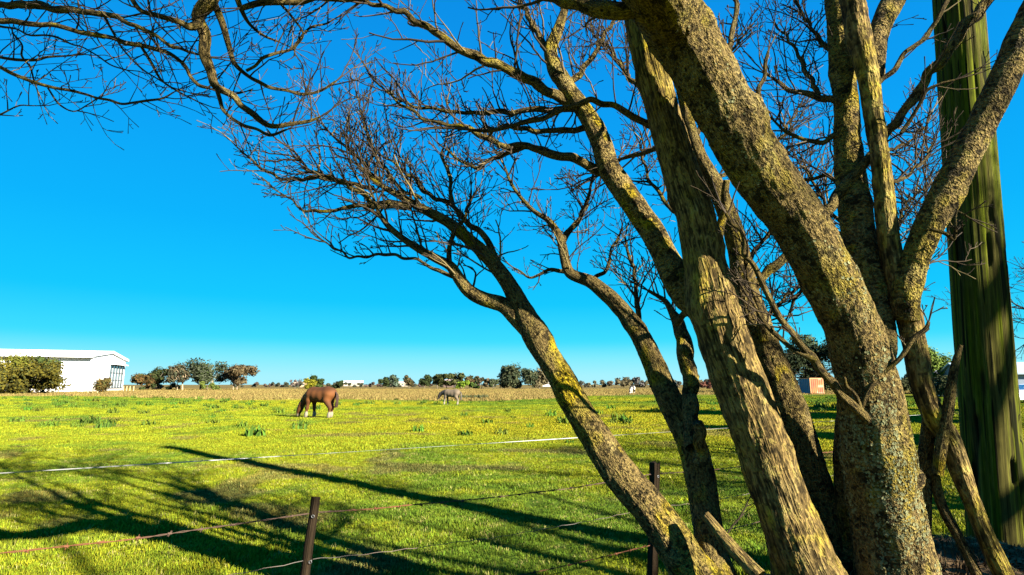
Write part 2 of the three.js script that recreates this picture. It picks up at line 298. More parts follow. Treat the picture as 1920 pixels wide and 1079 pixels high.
function scatter(name, geo, list, label, category) {   // list: [x, z, scale, [r, g, b], height factor]
  const m = new THREE.InstancedMesh(geo, bladeMat, list.length), M = new THREE.Matrix4(), Q = new THREE.Quaternion(), C = new THREE.Color();
  list.forEach(([x, z, s, c, hf], i) => { Q.setFromAxisAngle(V(0, 1, 0), hash3(i, 7, 3) * 6.283); M.compose(V(x, z > -60 ? hgt(x, z) : 0, z), Q, V(s, s * (hf ?? 1), s)); m.setMatrixAt(i, M); m.setColorAt(i, C.setRGB(c[0], c[1], c[2])); });
  m.name = numbered(name); scene.add(m); tag(m, label, category, null, 'stuff'); return m;
}
{
  const R = rng(11), near = [[], [], []], mid = [];
  const tone = (x, z) => { const c = groundColour(x, z), j = 0.55 + 0.8 * R(), y = R(); if (z > -13 && R() < 0.05) return [0.22 * j, 0.2 * j, 0.06 * j]; return [c[0] * j * (0.8 + 0.4 * y), c[1] * j, c[2] * j]; };
  const nearN = 150000;
  for (let k = 0; k < nearN; k++) { const d = 2.2 + 15 * Math.pow(R(), 0.8), x = (R() * 2 - 1) * (d * 1.05 + 1.2); if (noise(x * 3.5, 4, d * 3.5) + R() * 1.1 < -0.15) continue; const c = groundColour(x, -d); if (c[1] < c[0] * 0.85 && R() < 0.75) continue; const cl = noise(x * 1.7, 9, d * 1.7); near[k % 3].push([x, -d, 0.75 + 0.6 * R() + 0.25 * cl, tone(x, -d), 0.7 + 0.5 * R() + 0.5 * Math.max(0, cl)]); }
  near.forEach((l, i) => scatter('grass', tuftGeo(20 + i, 13, 0.055, 0.03, 0.0028), l, ['short grazed grass growing around the fence posts', 'short grazed turf blades in front of the horses', 'short yellow green turf blades across the near paddock'][i], 'grass'));
  for (let k = 0; k < 190000; k++) { const d = 13 + 62 * Math.pow(R(), 1.25), x = (R() * 2 - 1) * (d * 1.0 + 2); if (d > dryEdge(x, -d)) continue; if (noise(x * 0.9, 4, d * 0.9) + R() < -0.05) continue; const cl = noise(x * 0.5, 9, d * 0.5); mid.push([x, -d, (0.45 + 0.6 * R()) * (1 + d * 0.016), tone(x, -d), 0.6 + 0.7 * R() + 0.8 * Math.max(0, cl)]); }
  scatter('grass', tuftGeo(31, 16, 0.15, 0.036, 0.007), mid, 'short green pasture grass stretching out around the grazing horses', 'grass');
  const dry = []; for (let k = 0; k < 42000; k++) { const d = 48 + 140 * Math.pow(R(), 1.5), x = (R() * 2 - 1) * d * 1.02; if (d < dryEdge(x, -d) - 1) continue; const j = 0.7 + 0.6 * R(); dry.push([x, -d, 0.8 + 0.7 * R(), [0.19 * j, 0.137 * j * (0.9 + 0.2 * R()), 0.044 * j], 0.7 + 0.6 * R()]); }
  scatter('dry_grass', tuftGeo(41, 16, 0.45, 0.2, 0.022), dry, 'tall dry golden grass in a strip beyond the green pasture', 'dry grass');
  const weeds = []; for (let k = 0; k < 900; k++) { const d = 13 + 58 * Math.sqrt(R()), x = (R() * 2 - 1) * d * 0.98; if (d > dryEdge(x, -d) || noise(x * 0.12, 3, d * 0.12) < -0.15) continue; weeds.push([x, -d, 0.6 + 1.1 * R(), [0.045 + 0.03 * R(), 0.085 + 0.03 * R(), 0.012], 0.8 + 0.6 * R()]); }
  for (let k = 0; k < 46; k++) { const p = far(862 + 50 * R(), 58 + 4 * R()); weeds.push([p.x, p.z, 1.2 + R(), [0.06, 0.07, 0.03], 1.3]); }
  scatter('weeds', tuftGeo(51, 30, 0.2, 0.17, 0.024), weeds, 'dark leafy weed clumps dotted over the green pasture', 'weeds');
  const litter = []; for (let k = 0; k < 6000; k++) { const x = -0.6 + 5.6 * R(), d = 1.6 + 3.6 * R(); const c = groundColour(x, -d); if (c[1] > c[0] * 1.0) continue; const j = 0.5 + 0.9 * R(); litter.push([x, -d, 0.45 + 0.6 * R(), [0.17 * j, 0.105 * j, 0.05 * j], 0.6]); }
  scatter('leaf_litter', (() => { const mb = new MB(), r = rng(5); for (let k = 0; k < 5; k++) { const a = r() * 6.3, c = Math.cos(a) * 0.028, s = Math.sin(a) * 0.028, x = (r() - 0.5) * 0.12, z = (r() - 0.5) * 0.12, t = 0.012 * r(), q = 0.7 + 0.6 * r(); mb.quad(V(x - c, 0.004 + t, z - s), V(x - s * 0.6, 0.012 + t * 2, z + c * 0.6), V(x + c, 0.006 + t, z + s), V(x + s * 0.6, 0.016, z - c * 0.6), [q, q, q]); } return mb.geo(); })(), litter, 'fallen brown leaves and bark chips under the bare trees', 'leaf litter');
}

G = 0.62;
// ------------------------------------------------------------------ the many-stemmed bare tree by the fence
{
  const t = thing('bare_tree', 'big many-stemmed bare tree with lichened grey bark, in front of the wire fence', 'tree', V(0, 0, 0));
  // thick leaning trunk
  limb(t, 'trunk', [[1690, 1135, 190], [1668, 1000, 158], [1653, 900, 146], [1638, 800, 134], [1622, 700, 122], [1596, 610, 116], [1552, 520, 114], [1492, 412, 114], [1430, 328, 116], [1372, 230, 118], [1322, 140, 122], [1268, 50, 128], [1225, -30, 130, 3.05], [1150, -120, 120, 2.7], [1040, -200, 96, 2.5]], 4.35, 3.3, { lichen: -0.22, green: 0.1, flare: 0.3, wide: 0.95 });
  limb(t, 'limb', [[1235, 10, 46], [1165, 26, 34], [1110, 16, 30], [1060, 0, 26], [985, -28, 22], [900, -50, 16]], 3.15, 3.5, { lichen: 0, tw: { every: 0.2, len: 0.35 } });
  // second stem, straight
  const s3 = limb(t, 'stem', [[1535, 1130, 170], [1505, 1040, 128], [1472, 960, 112], [1434, 850, 106], [1396, 740, 106], [1362, 650, 108], [1338, 570, 104], [1322, 500, 84], [1299, 400, 76], [1265, 290, 70], [1240, 200, 66], [1215, 100, 62], [1198, 20, 58], [1180, -70, 50]], 4.35, 4.0, { lichen: -0.2, green: -0.1, flare: 0.35, fibre: true });
  limb(t, 'limb', [[1345, 620, 60], [1300, 560, 62], [1268, 515, 54], [1220, 430, 48], [1172, 362, 46], [1140, 310, 43], [1128, 268, 40], [1100, 215, 36], [1062, 162, 32], [1032, 100, 26], [1048, 52, 20], [1062, 10, 15]], 4.4, 4.9, { lichen: 0.42, tw: { from: 0.55, every: 0.22, len: 0.4 } });
  limb(t, 'limb', [[1095, 205, 24], [1040, 180, 20], [1000, 152, 18], [930, 122, 20], [880, 100, 17], [840, 80, 15], [800, 50, 13], [760, 22, 11], [700, 8, 9], [630, -12, 7]], 4.8, 4.3, { lichen: 0.3, tw: { from: 0.25, every: 0.15, len: 0.42 } });
  limb(t, 'limb', [[1246, 250, 17], [1205, 228, 15], [1150, 196, 13], [1110, 188, 12], [1060, 205, 11], [1000, 228, 10], [930, 240, 7], [885, 244, 5]], 4.2, 4.0, { lichen: 0.2, tw: { from: 0.2, every: 0.16, len: 0.3, r: 0.006 } });
  limb(t, 'limb', [[1128, 322, 20], [1075, 295, 17], [1030, 288, 15], [985, 275, 13], [934, 272, 11], [880, 245, 10], [845, 233, 8], [793, 222, 7], [748, 193, 5], [722, 168, 4]], 4.7, 4.9, { lichen: 0.1, tw: { from: 0.25, every: 0.1, len: 0.34, r: 0.006 } });
  limb(t, 'limb', [[984, 275, 11], [938, 293, 9], [897, 315, 8], [860, 300, 6], [841, 283, 4]], 4.8, 4.9, { tw: { from: 0.2, every: 0.12, len: 0.25, r: 0.005 } });
  limb(t, 'limb', [[1092, 200, 16], [1030, 206, 12], [978, 208, 10], [919, 211, 9], [871, 209, 8], [823, 206, 7], [771, 197, 5], [734, 178, 4]], 4.85, 5.2, { lichen: 0.1, tw: { from: 0.15, every: 0.09, len: 0.3, r: 0.006 } });
  limb(t, 'limb', [[1112, 240, 14], [1023, 248, 11], [949, 237, 8], [895, 244, 5]], 4.85, 5.1, { tw: { from: 0.2, every: 0.14, len: 0.28, r: 0.005 } });
  limb(t, 'limb', [[1035, 105, 14], [1005, 60, 12], [985, 20, 9], [960, -30, 7]], 4.9, 5.2, { tw: { from: 0.1, every: 0.12, len: 0.4, r: 0.006 } });
  limb(t, 'limb', [[1065, 165, 13], [1110, 110, 10], [1130, 70, 8], [1170, 20, 6]], 4.9, 5.4, { tw: { from: 0.1, every: 0.12, len: 0.36, r: 0.006 } });
  // leaning left-hand stem with its two forks
  limb(t, 'stem', [[1345, 1140, 130], [1293, 1060, 86], [1226, 965, 76], [1150, 870, 66], [1086, 770, 58], [1042, 692, 52], [1003, 628, 50], [978, 575, 34], [946, 522, 31], [915, 482, 28], [882, 452, 24], [838, 416, 20], [792, 392, 17], [763, 375, 14], [710, 345, 10], [675, 312, 6]], 4.4, 5.2, { lichen: 0.38, flare: 0.2, tw: { from: 0.62, every: 0.1, len: 0.42, bias: V(-0.35, 0.85, 0) } });
  limb(t, 'limb', [[1012, 640, 40], [968, 595, 36], [945, 573, 34], [905, 560, 29], [880, 546, 26], [863, 526, 23], [845, 500, 21], [818, 485, 18], [785, 467, 16], [756, 448, 14], [726, 422, 11], [707, 392, 7], [698, 365, 5]], 4.9, 5.0, { lichen: 0.3, tw: { from: 0.35, every: 0.11, len: 0.34 } });
  limb(t, 'limb', [[762, 388, 16], [700, 380, 12], [663, 352, 10], [620, 334, 8], [580, 320, 6], [560, 300, 4]], 5.15, 5.4, { lichen: 0.2, tw: { from: 0.1, every: 0.08, len: 0.36, bias: V(-0.4, 0.8, 0) } });
  limb(t, 'limb', [[770, 389, 12], [675, 386, 9], [622, 396, 7], [570, 393, 5], [525, 362, 3.5]], 5.1, 5.3, { tw: { from: 0.2, every: 0.11, len: 0.24, r: 0.005 } });
  limb(t, 'limb', [[700, 352, 9], [608, 334, 8], [522, 336, 6], [478, 308, 5], [440, 272, 3]], 5.2, 5.6, { tw: { from: 0.2, every: 0.1, len: 0.28, r: 0.005 } });
  limb(t, 'limb', [[760, 372, 10], [715, 348, 9], [674, 297, 7], [637, 267, 6], [608, 237, 4]], 5.1, 5.5, { lichen: 0.2, tw: { from: 0.15, every: 0.085, len: 0.36, r: 0.006, bias: V(-0.3, 0.85, 0) } });
  limb(t, 'limb', [[938, 505, 16], [920, 460, 13], [897, 434, 11], [862, 402, 10], [842, 382, 9], [793, 360, 8], [775, 335, 7], [748, 312, 5], [700, 280, 4]], 5.1, 5.6, { lichen: 0.2, tw: { from: 0.3, every: 0.1, len: 0.36, r: 0.006 } });
  limb(t, 'limb', [[850, 385, 9], [845, 345, 8], [836, 315, 7], [830, 290, 5], [836, 262, 3]], 5.4, 5.7, { tw: { from: 0.1, every: 0.09, len: 0.3, r: 0.005 } });
  limb(t, 'limb', [[790, 372, 8], [750, 355, 7], [715, 307, 6], [683, 240, 5], [670, 180, 3]], 5.3, 5.8, { tw: { from: 0.1, every: 0.09, len: 0.34, r: 0.005, bias: V(-0.2, 0.9, 0) } });
  limb(t, 'limb', [[858, 523, 9], [822, 507, 8], [778, 486, 7], [722, 478, 6], [652, 482, 5], [626, 466, 4], [603, 450, 3]], 4.95, 4.9, { tw: { from: 0.2, every: 0.13, len: 0.24, r: 0.005 } });
  limb(t, 'limb', [[843, 496, 12], [843, 463, 10], [848, 441, 9], [866, 415, 7], [880, 380, 4]], 4.95, 5.2, { lichen: 0.3, tw: { from: 0.3, every: 0.12, len: 0.3, r: 0.005 } });
  // third stem
  limb(t, 'stem', [[1345, 1140, 100], [1334, 1040, 66], [1322, 950, 58], [1302, 850, 56], [1276, 790, 52], [1246, 730, 48], [1216, 660, 42], [1182, 602, 36], [1142, 556, 30], [1110, 530, 26], [1068, 511, 22], [1056, 470, 18], [1050, 445, 15], [1030, 415, 11], [1000, 395, 8], [962, 350, 6], [945, 310, 4]], 4.4, 5.8, { lichen: 0.3, tw: { from: 0.66, every: 0.12, len: 0.36, r: 0.006 } });
  limb(t, 'limb', [[1056, 452, 13], [1072, 430, 12], [1090, 408, 10], [1102, 375, 8], [1110, 335, 5]], 5.7, 6.0, { lichen: 0.2, tw: { from: 0.1, every: 0.09, len: 0.32, r: 0.006 } });
  limb(t, 'limb', [[1068, 511, 9], [1030, 508, 7], [992, 520, 5], [962, 502, 3]], 5.6, 5.6, { tw: { from: 0.2, every: 0.12, len: 0.2, r: 0.005 } });
  limb(t, 'limb', [[1110, 528, 9], [1140, 505, 7], [1150, 465, 5], [1165, 430, 4]], 5.6, 5.9, { tw: { from: 0.2, every: 0.11, len: 0.28, r: 0.005 } });
  limb(t, 'limb', [[1198, 628, 12], [1196, 570, 9], [1190, 505, 7], [1172, 445, 4]], 5.3, 5.8, { tw: { from: 0.15, every: 0.09, len: 0.34, r: 0.006 } });
  limb(t, 'limb', [[1300, 840, 34], [1294, 780, 34], [1294, 720, 31], [1286, 660, 30], [1273, 605, 26], [1262, 585, 14], [1245, 565, 10], [1215, 545, 6]], 4.6, 5.4, { lichen: 0.3, tw: { from: 0.72, every: 0.09, len: 0.3, r: 0.006 } });
  limb(t, 'limb', [[1315, 868, 34], [1313, 825, 26], [1307, 792, 22]], 4.5, 4.4, { lichen: 0 });
  limb(t, 'limb', [[1270, 606, 15], [1284, 588, 14], [1305, 575, 14]], 5.0, 4.5, {});
  // shaded stem behind the straight one
  limb(t, 'stem', [[1572, 1100, 96], [1555, 1010, 76], [1530, 925, 74], [1492, 810, 74], [1459, 719, 72], [1421, 622, 66], [1400, 555, 54], [1384, 460, 42], [1346, 356, 34], [1311, 290, 28], [1290, 222, 22], [1270, 130, 16], [1262, 50, 10]], 4.65, 4.9, { lichen: 0.15, flare: 0.2, tw: { from: 0.6, every: 0.2, len: 0.36, r: 0.006 } });
  limb(t, 'limb', [[1342, 500, 24], [1350, 440, 21], [1358, 395, 19], [1363, 338, 15]], 4.5, 4.35, {});
  limb(t, 'limb', [[1400, 548, 18], [1472, 482, 20], [1545, 400, 21], [1622, 306, 22], [1667, 245, 22], [1711, 184, 22], [1756, 122, 22], [1817, 44, 23], [1865, -20, 22]], 4.75, 4.3, { lichen: 0.05, tw: { from: 0.5, every: 0.35, len: 0.3, r: 0.006 } });
  limb(t, 'limb', [[1432, 640, 20], [1426, 600, 15], [1422, 575, 12], [1405, 540, 9], [1395, 470, 6]], 4.6, 4.5, { lichen: 0.4, tw: { from: 0.4, every: 0.12, len: 0.2, r: 0.005 } });
  // slim branch that crosses in front, growing from the trunk
  limb(t, 'limb', [[1650, 812, 24], [1613, 772, 20], [1579, 738, 18], [1544, 704, 17], [1526, 672, 17], [1493, 642, 15], [1473, 608, 14], [1445, 562, 13], [1428, 523, 12], [1400, 478, 11], [1389, 434, 9], [1361, 400, 6]], 3.98, 3.55, { lichen: 0.05, green: -0.5, tw: { from: 0.45, every: 0.14, len: 0.2, r: 0.005 } });
  limb(t, 'limb', [[1616, 765, 11], [1622, 745, 11], [1632, 728, 11], [1665, 695, 12], [1699, 656, 12], [1733, 613, 11], [1742, 604, 7]], 3.93, 3.75, { green: -0.5, tw: { from: 0.7, every: 0.2, len: 0.12, r: 0.004 } });
  limb(t, 'limb', [[1615, 768, 9], [1600, 735, 7], [1584, 709, 6]], 3.93, 3.8, { green: -0.5 });
  limb(t, 'limb', [[1530, 676, 12], [1485, 656, 12], [1440, 613, 10], [1420, 588, 7], [1410, 560, 5]], 3.8, 3.9, { lichen: 0.3, tw: { from: 0.4, every: 0.15, len: 0.2, r: 0.005 } });
  // uprights behind the trunk
  limb(t, 'stem', [[1600, 1100, 70], [1590, 950, 56], [1586, 850, 50], [1592, 760, 46], [1610, 680, 44]], 4.6, 4.5, { lichen: 0 });
  limb(t, 'stem', [[1630, 790, 60], [1640, 700, 74], [1645, 630, 80], [1640, 560, 74], [1616, 470, 66], [1602, 380, 64], [1594, 290, 56], [1586, 180, 50], [1576, 90, 50], [1570, 0, 48], [1562, -90, 40]], 4.45, 4.9, { lichen: 0.1, tw: { from: 0.5, every: 0.35, len: 0.4 } });
  limb(t, 'limb', [[1578, 195, 16], [1528, 178, 13], [1483, 167, 10], [1450, 147, 6]], 4.7, 5.0, { tw: { from: 0.1, every: 0.1, len: 0.38, r: 0.006 } });
  limb(t, 'limb', [[1535, 180, 11], [1511, 133, 9], [1494, 95, 7], [1466, 60, 5]], 4.8, 5.3, { tw: { from: 0.1, every: 0.1, len: 0.34, r: 0.006 } });
  limb(t, 'limb', [[1578, 248, 14], [1545, 267, 11], [1505, 261, 9], [1472, 245, 6], [1450, 225, 4]], 4.75, 5.0, { tw: { from: 0.1, every: 0.12, len: 0.34, r: 0.006 } });
  limb(t, 'limb', [[1424, 218, 11], [1420, 170, 10], [1433, 142, 8], [1441, 96, 6]], 3.65, 3.6, { tw: { from: 0.5, every: 0.2, len: 0.12, r: 0.004 } });
  limb(t, 'limb', [[1610, 420, 14], [1560, 450, 10], [1510, 520, 8], [1480, 590, 5]], 4.8, 5.6, { tw: { from: 0.1, every: 0.1, len: 0.4, r: 0.006 } });
  limb(t, 'limb', [[1604, 360, 12], [1550, 330, 9], [1500, 340, 7], [1470, 310, 4]], 4.9, 5.8, { tw: { from: 0.1, every: 0.1, len: 0.4, r: 0.006 } });
  limb(t, 'limb', [[1350, 160, 16], [1372, 70, 12], [1378, 20, 10], [1372, -40, 7]], 3.7, 4.0, { tw: { from: 0.2, every: 0.12, len: 0.22, r: 0.005 } });
  // twiggy branches in the gaps behind the trunk
  for (const [p, z0, z1] of [[[[1590, 120, 12], [1540, 80, 9], [1500, 20, 6], [1480, -30, 4]], 4.9, 5.6], [[[1600, 330, 11], [1640, 290, 8], [1700, 270, 6], [1740, 230, 4]], 4.9, 5.7], [[[1612, 450, 10], [1560, 400, 8], [1530, 350, 6], [1495, 300, 4]], 5.0, 6.0], [[[1395, 500, 10], [1440, 440, 8], [1480, 390, 6], [1530, 370, 4]], 5.0, 6.0], [[[1300, 270, 9], [1330, 200, 8], [1350, 120, 6], [1400, 60, 4]], 5.0, 6.0], [[[1255, 260, 11], [1200, 290, 9], [1160, 300, 6], [1120, 330, 4]], 4.3, 5.2], [[[1240, 190, 11], [1180, 150, 9], [1150, 100, 7], [1110, 60, 4]], 4.3, 5.3], [[[1310, 420, 10], [1255, 390, 8], [1215, 330, 6], [1200, 270, 4]], 4.5, 5.6], [[[1620, 500, 10], [1680, 440, 8], [1700, 380, 6], [1740, 350, 4]], 4.8, 5.8], [[[1350, 330, 9], [1420, 300, 7], [1470, 250, 5], [1500, 200, 3.5]], 5.0, 6.2], [[[1410, 640, 9], [1470, 560, 7], [1520, 520, 5], [1560, 470, 3.5]], 4.9, 6.0]]) limb(t, 'limb', p, z0, z1, { tw: { from: 0.1, every: 0.11, len: 0.36, r: 0.006 } });
  limb(t, 'burr', [[1672, 915, 74], [1700, 900, 68], [1722, 893, 50], [1732, 890, 22]], 4.12, 4.05, { straight: true, lichen: 0.3 });
  // broken dead branch leaning at the foot
  limb(t, 'dead_branch', [[1424, 1082, 34], [1365, 1018, 27], [1322, 966, 18]], 3.95, 4.25, { lichen: -0.3, green: -0.6, straight: true, fibre: true });
  { const R = rng(77), mb = new MB(); shoot(mb, R, at(1365, 1000, 4.2 * G), V(0.7, 0.9, 0), 0.42 * G, 0.008 * G, 1, V(0.1, 0.9, 0)); part('twigs', mb.geo(), twigMat, t).userData.kind = 'stuff'; }
  // the crown goes on above the view
  crownLimb(t, at(1040, -200, 2.5 * G), V(-0.25, 0.9, -0.1), 3.6, 0.07, 301, 6);
  crownLimb(t, at(1150, -120, 2.7 * G), V(-0.8, 0.5, 0.15), 2.4, 0.05, 302, 5);
  crownLimb(t, at(1180, -70, 4.0 * G), V(-0.35, 0.9, -0.2), 2.6, 0.05, 303, 5);
  crownLimb(t, at(1062, 10, 4.9 * G), V(-0.3, 0.9, -0.3), 1.4, 0.018, 304, 3);
  crownLimb(t, at(1562, -90, 4.9 * G), V(-0.1, 0.9, 0.2), 2.4, 0.045, 305, 5);
  // crusty leaf lichen on the trunk
  const trunk = t.children[0], pa = trunk.geometry.attributes.position, na = trunk.geometry.attributes.normal, R = rng(9), pl = [];
  for (let k = 0; k < 60000 && pl.length < 3600; k++) { const ix = trunk.geometry.index, f = 3 * Math.floor(R() * ix.count / 3 - 0.001), i = ix.getX(f), u1 = R(), u2 = R() * (1 - u1), p = V().fromBufferAttribute(pa, i).multiplyScalar(1 - u1 - u2).addScaledVector(V().fromBufferAttribute(pa, ix.getX(f + 1)), u1).addScaledVector(V().fromBufferAttribute(pa, ix.getX(f + 2)), u2), y = p.y; if (R() > (y < 1.42 ? 1 : y < 2.1 ? 0.2 : 0.04)) continue; if (noise(p.x * 7, p.y * 7, p.z * 7 + 50) < -0.1) continue; pl.push([p, V().fromBufferAttribute(na, i)]); }
  const lm = new MB(), lr = rng(3); for (let k = 0; k < 6; k++) { const a = k / 6 * 6.283, b = (k + 1) / 6 * 6.283, ra = 0.7 + 0.5 * lr(), rb = 0.7 + 0.5 * lr(); lm.tri(V(0, 0.12, 0), V(Math.cos(b) * rb, 0.1 + 0.5 * lr(), Math.sin(b) * rb), V(Math.cos(a) * ra, 0.1 + 0.5 * lr(), Math.sin(a) * ra), [1, 1, 1]); }
  const im = new THREE.InstancedMesh(lm.geo(), new THREE.MeshStandardMaterial({ roughness: 1, vertexColors: true, side: THREE.DoubleSide }), pl.length), M = new THREE.Matrix4(), Q = new THREE.Quaternion(), C = new THREE.Color();
  pl.forEach(([p, n], i) => { Q.setFromUnitVectors(V(0, 1, 0), n).multiply(new THREE.Quaternion().setFromAxisAngle(V(0, 1, 0), R() * 6.28)); const s = 0.0025 + 0.0075 * R() * R(); M.compose(p, Q, V(s, s, s)); im.setMatrixAt(i, M); const y = noise(p.x * 3, p.y * 3 + 8, p.z * 3), j = 0.7 + 0.6 * R(); im.setColorAt(i, y > 0.78 ? C.setRGB(0.34 * j, 0.27 * j, 0.015) : C.setRGB(0.125 * j, 0.125 * j, 0.055 * j)); });
  im.name = 'lichen'; im.userData.kind = 'stuff'; t.add(im);
}
// ------------------------------------------------------------------ forked tree between the big tree and the pole
{
  const t = thing('bare_tree', 'forked bare tree leaning between the big lichened trunk and the mossy pole', 'tree', V(0, 0, 0));
  limb(t, 'trunk', [[1900, 1120, 70], [1882, 1079, 46], [1853, 1017, 42], [1829, 959, 40], [1805, 897, 45], [1781, 829, 50], [1750, 776, 52], [1730, 723, 50], [1718, 656, 50], [1704, 590, 58], [1688, 540, 50], [1672, 480, 46], [1661, 400, 42], [1650, 290, 41], [1635, 190, 44], [1617, 90, 48], [1600, 0, 50], [1585, -80, 46]], 4.45, 4.4, { lichen: -0.15, green: 0.1, flare: 0.15, fibre: true });
  limb(t, 'limb', [[1700, 600, 52], [1700, 545, 60], [1734, 445, 66], [1778, 356, 66], [1828, 261, 65], [1873, 167, 65], [1922, 56, 66], [1975, -50, 60]], 4.4, 3.9, { lichen: -0.1, green: 0.0 });
  limb(t, 'limb', [[1640, 150, 40], [1650, 56, 44], [1680, -10, 48], [1700, -70, 44]], 4.45, 4.7, { lichen: 0.2 });
  limb(t, 'limb', [[1643, 163, 12], [1700, 100, 12], [1750, 56, 12], [1780, -5, 11]], 4.35, 4.2, { green: -0.4, tw: { from: 0.3, every: 0.3, len: 0.25, r: 0.005 } });
  limb(t, 'limb', [[1690, 250, 9], [1740, 170, 8], [1790, 150, 5]], 4.3, 4.1, { green: -0.5, tw: { from: 0.3, every: 0.2, len: 0.25, r: 0.005 } });
  limb(t, 'limb', [[1745, 430, 10], [1788, 445, 8], [1795, 400, 6], [1820, 410, 4]], 4.1, 4.0, { green: -0.5, tw: { from: 0.3, every: 0.1, len: 0.14, r: 0.004 } });
  limb(t, 'limb', [[1758, 890, 26], [1768, 820, 26], [1778, 770, 25], [1786, 715, 22], [1795, 670, 17], [1803, 648, 9]], 4.4, 4.3, { green: -0.2, straight: true });
  limb(t, 'stem', [[1728, 1080, 40], [1732, 980, 34], [1734, 880, 32], [1742, 800, 30], [1752, 745, 26]], 4.7, 4.5, { lichen: -0.1, straight: true });
  limb(t, 'stem', [[1835, 1085, 30], [1805, 1020, 24], [1765, 945, 22], [1752, 880, 20]], 4.5, 4.55, { green: 0.1, straight: true });
  limb(t, 'limb', [[1655, 350, 10], [1700, 330, 8], [1735, 300, 6], [1750, 270, 4]], 4.6, 5.2, { tw: { from: 0.1, every: 0.1, len: 0.34, r: 0.006 } });
  crownLimb(t, at(1585, -80, 4.4 * G), V(-0.1, 0.9, 0.1), 2.2, 0.045, 311, 4);
  crownLimb(t, at(1975, -50, 3.9 * G), V(0.5, 0.8, 0.1), 2.2, 0.055, 312, 4);
  crownLimb(t, at(1700, -70, 4.7 * G), V(0.2, 0.9, -0.2), 2.0, 0.04, 313, 4);
  limb(t, 'limb', [[1680, 560, 10], [1720, 480, 8], [1740, 400, 6], [1735, 330, 4]], 4.7, 5.3, { tw: { from: 0.1, every: 0.1, len: 0.34, r: 0.006 } });
}
G = 0.8; thin = 0.72;
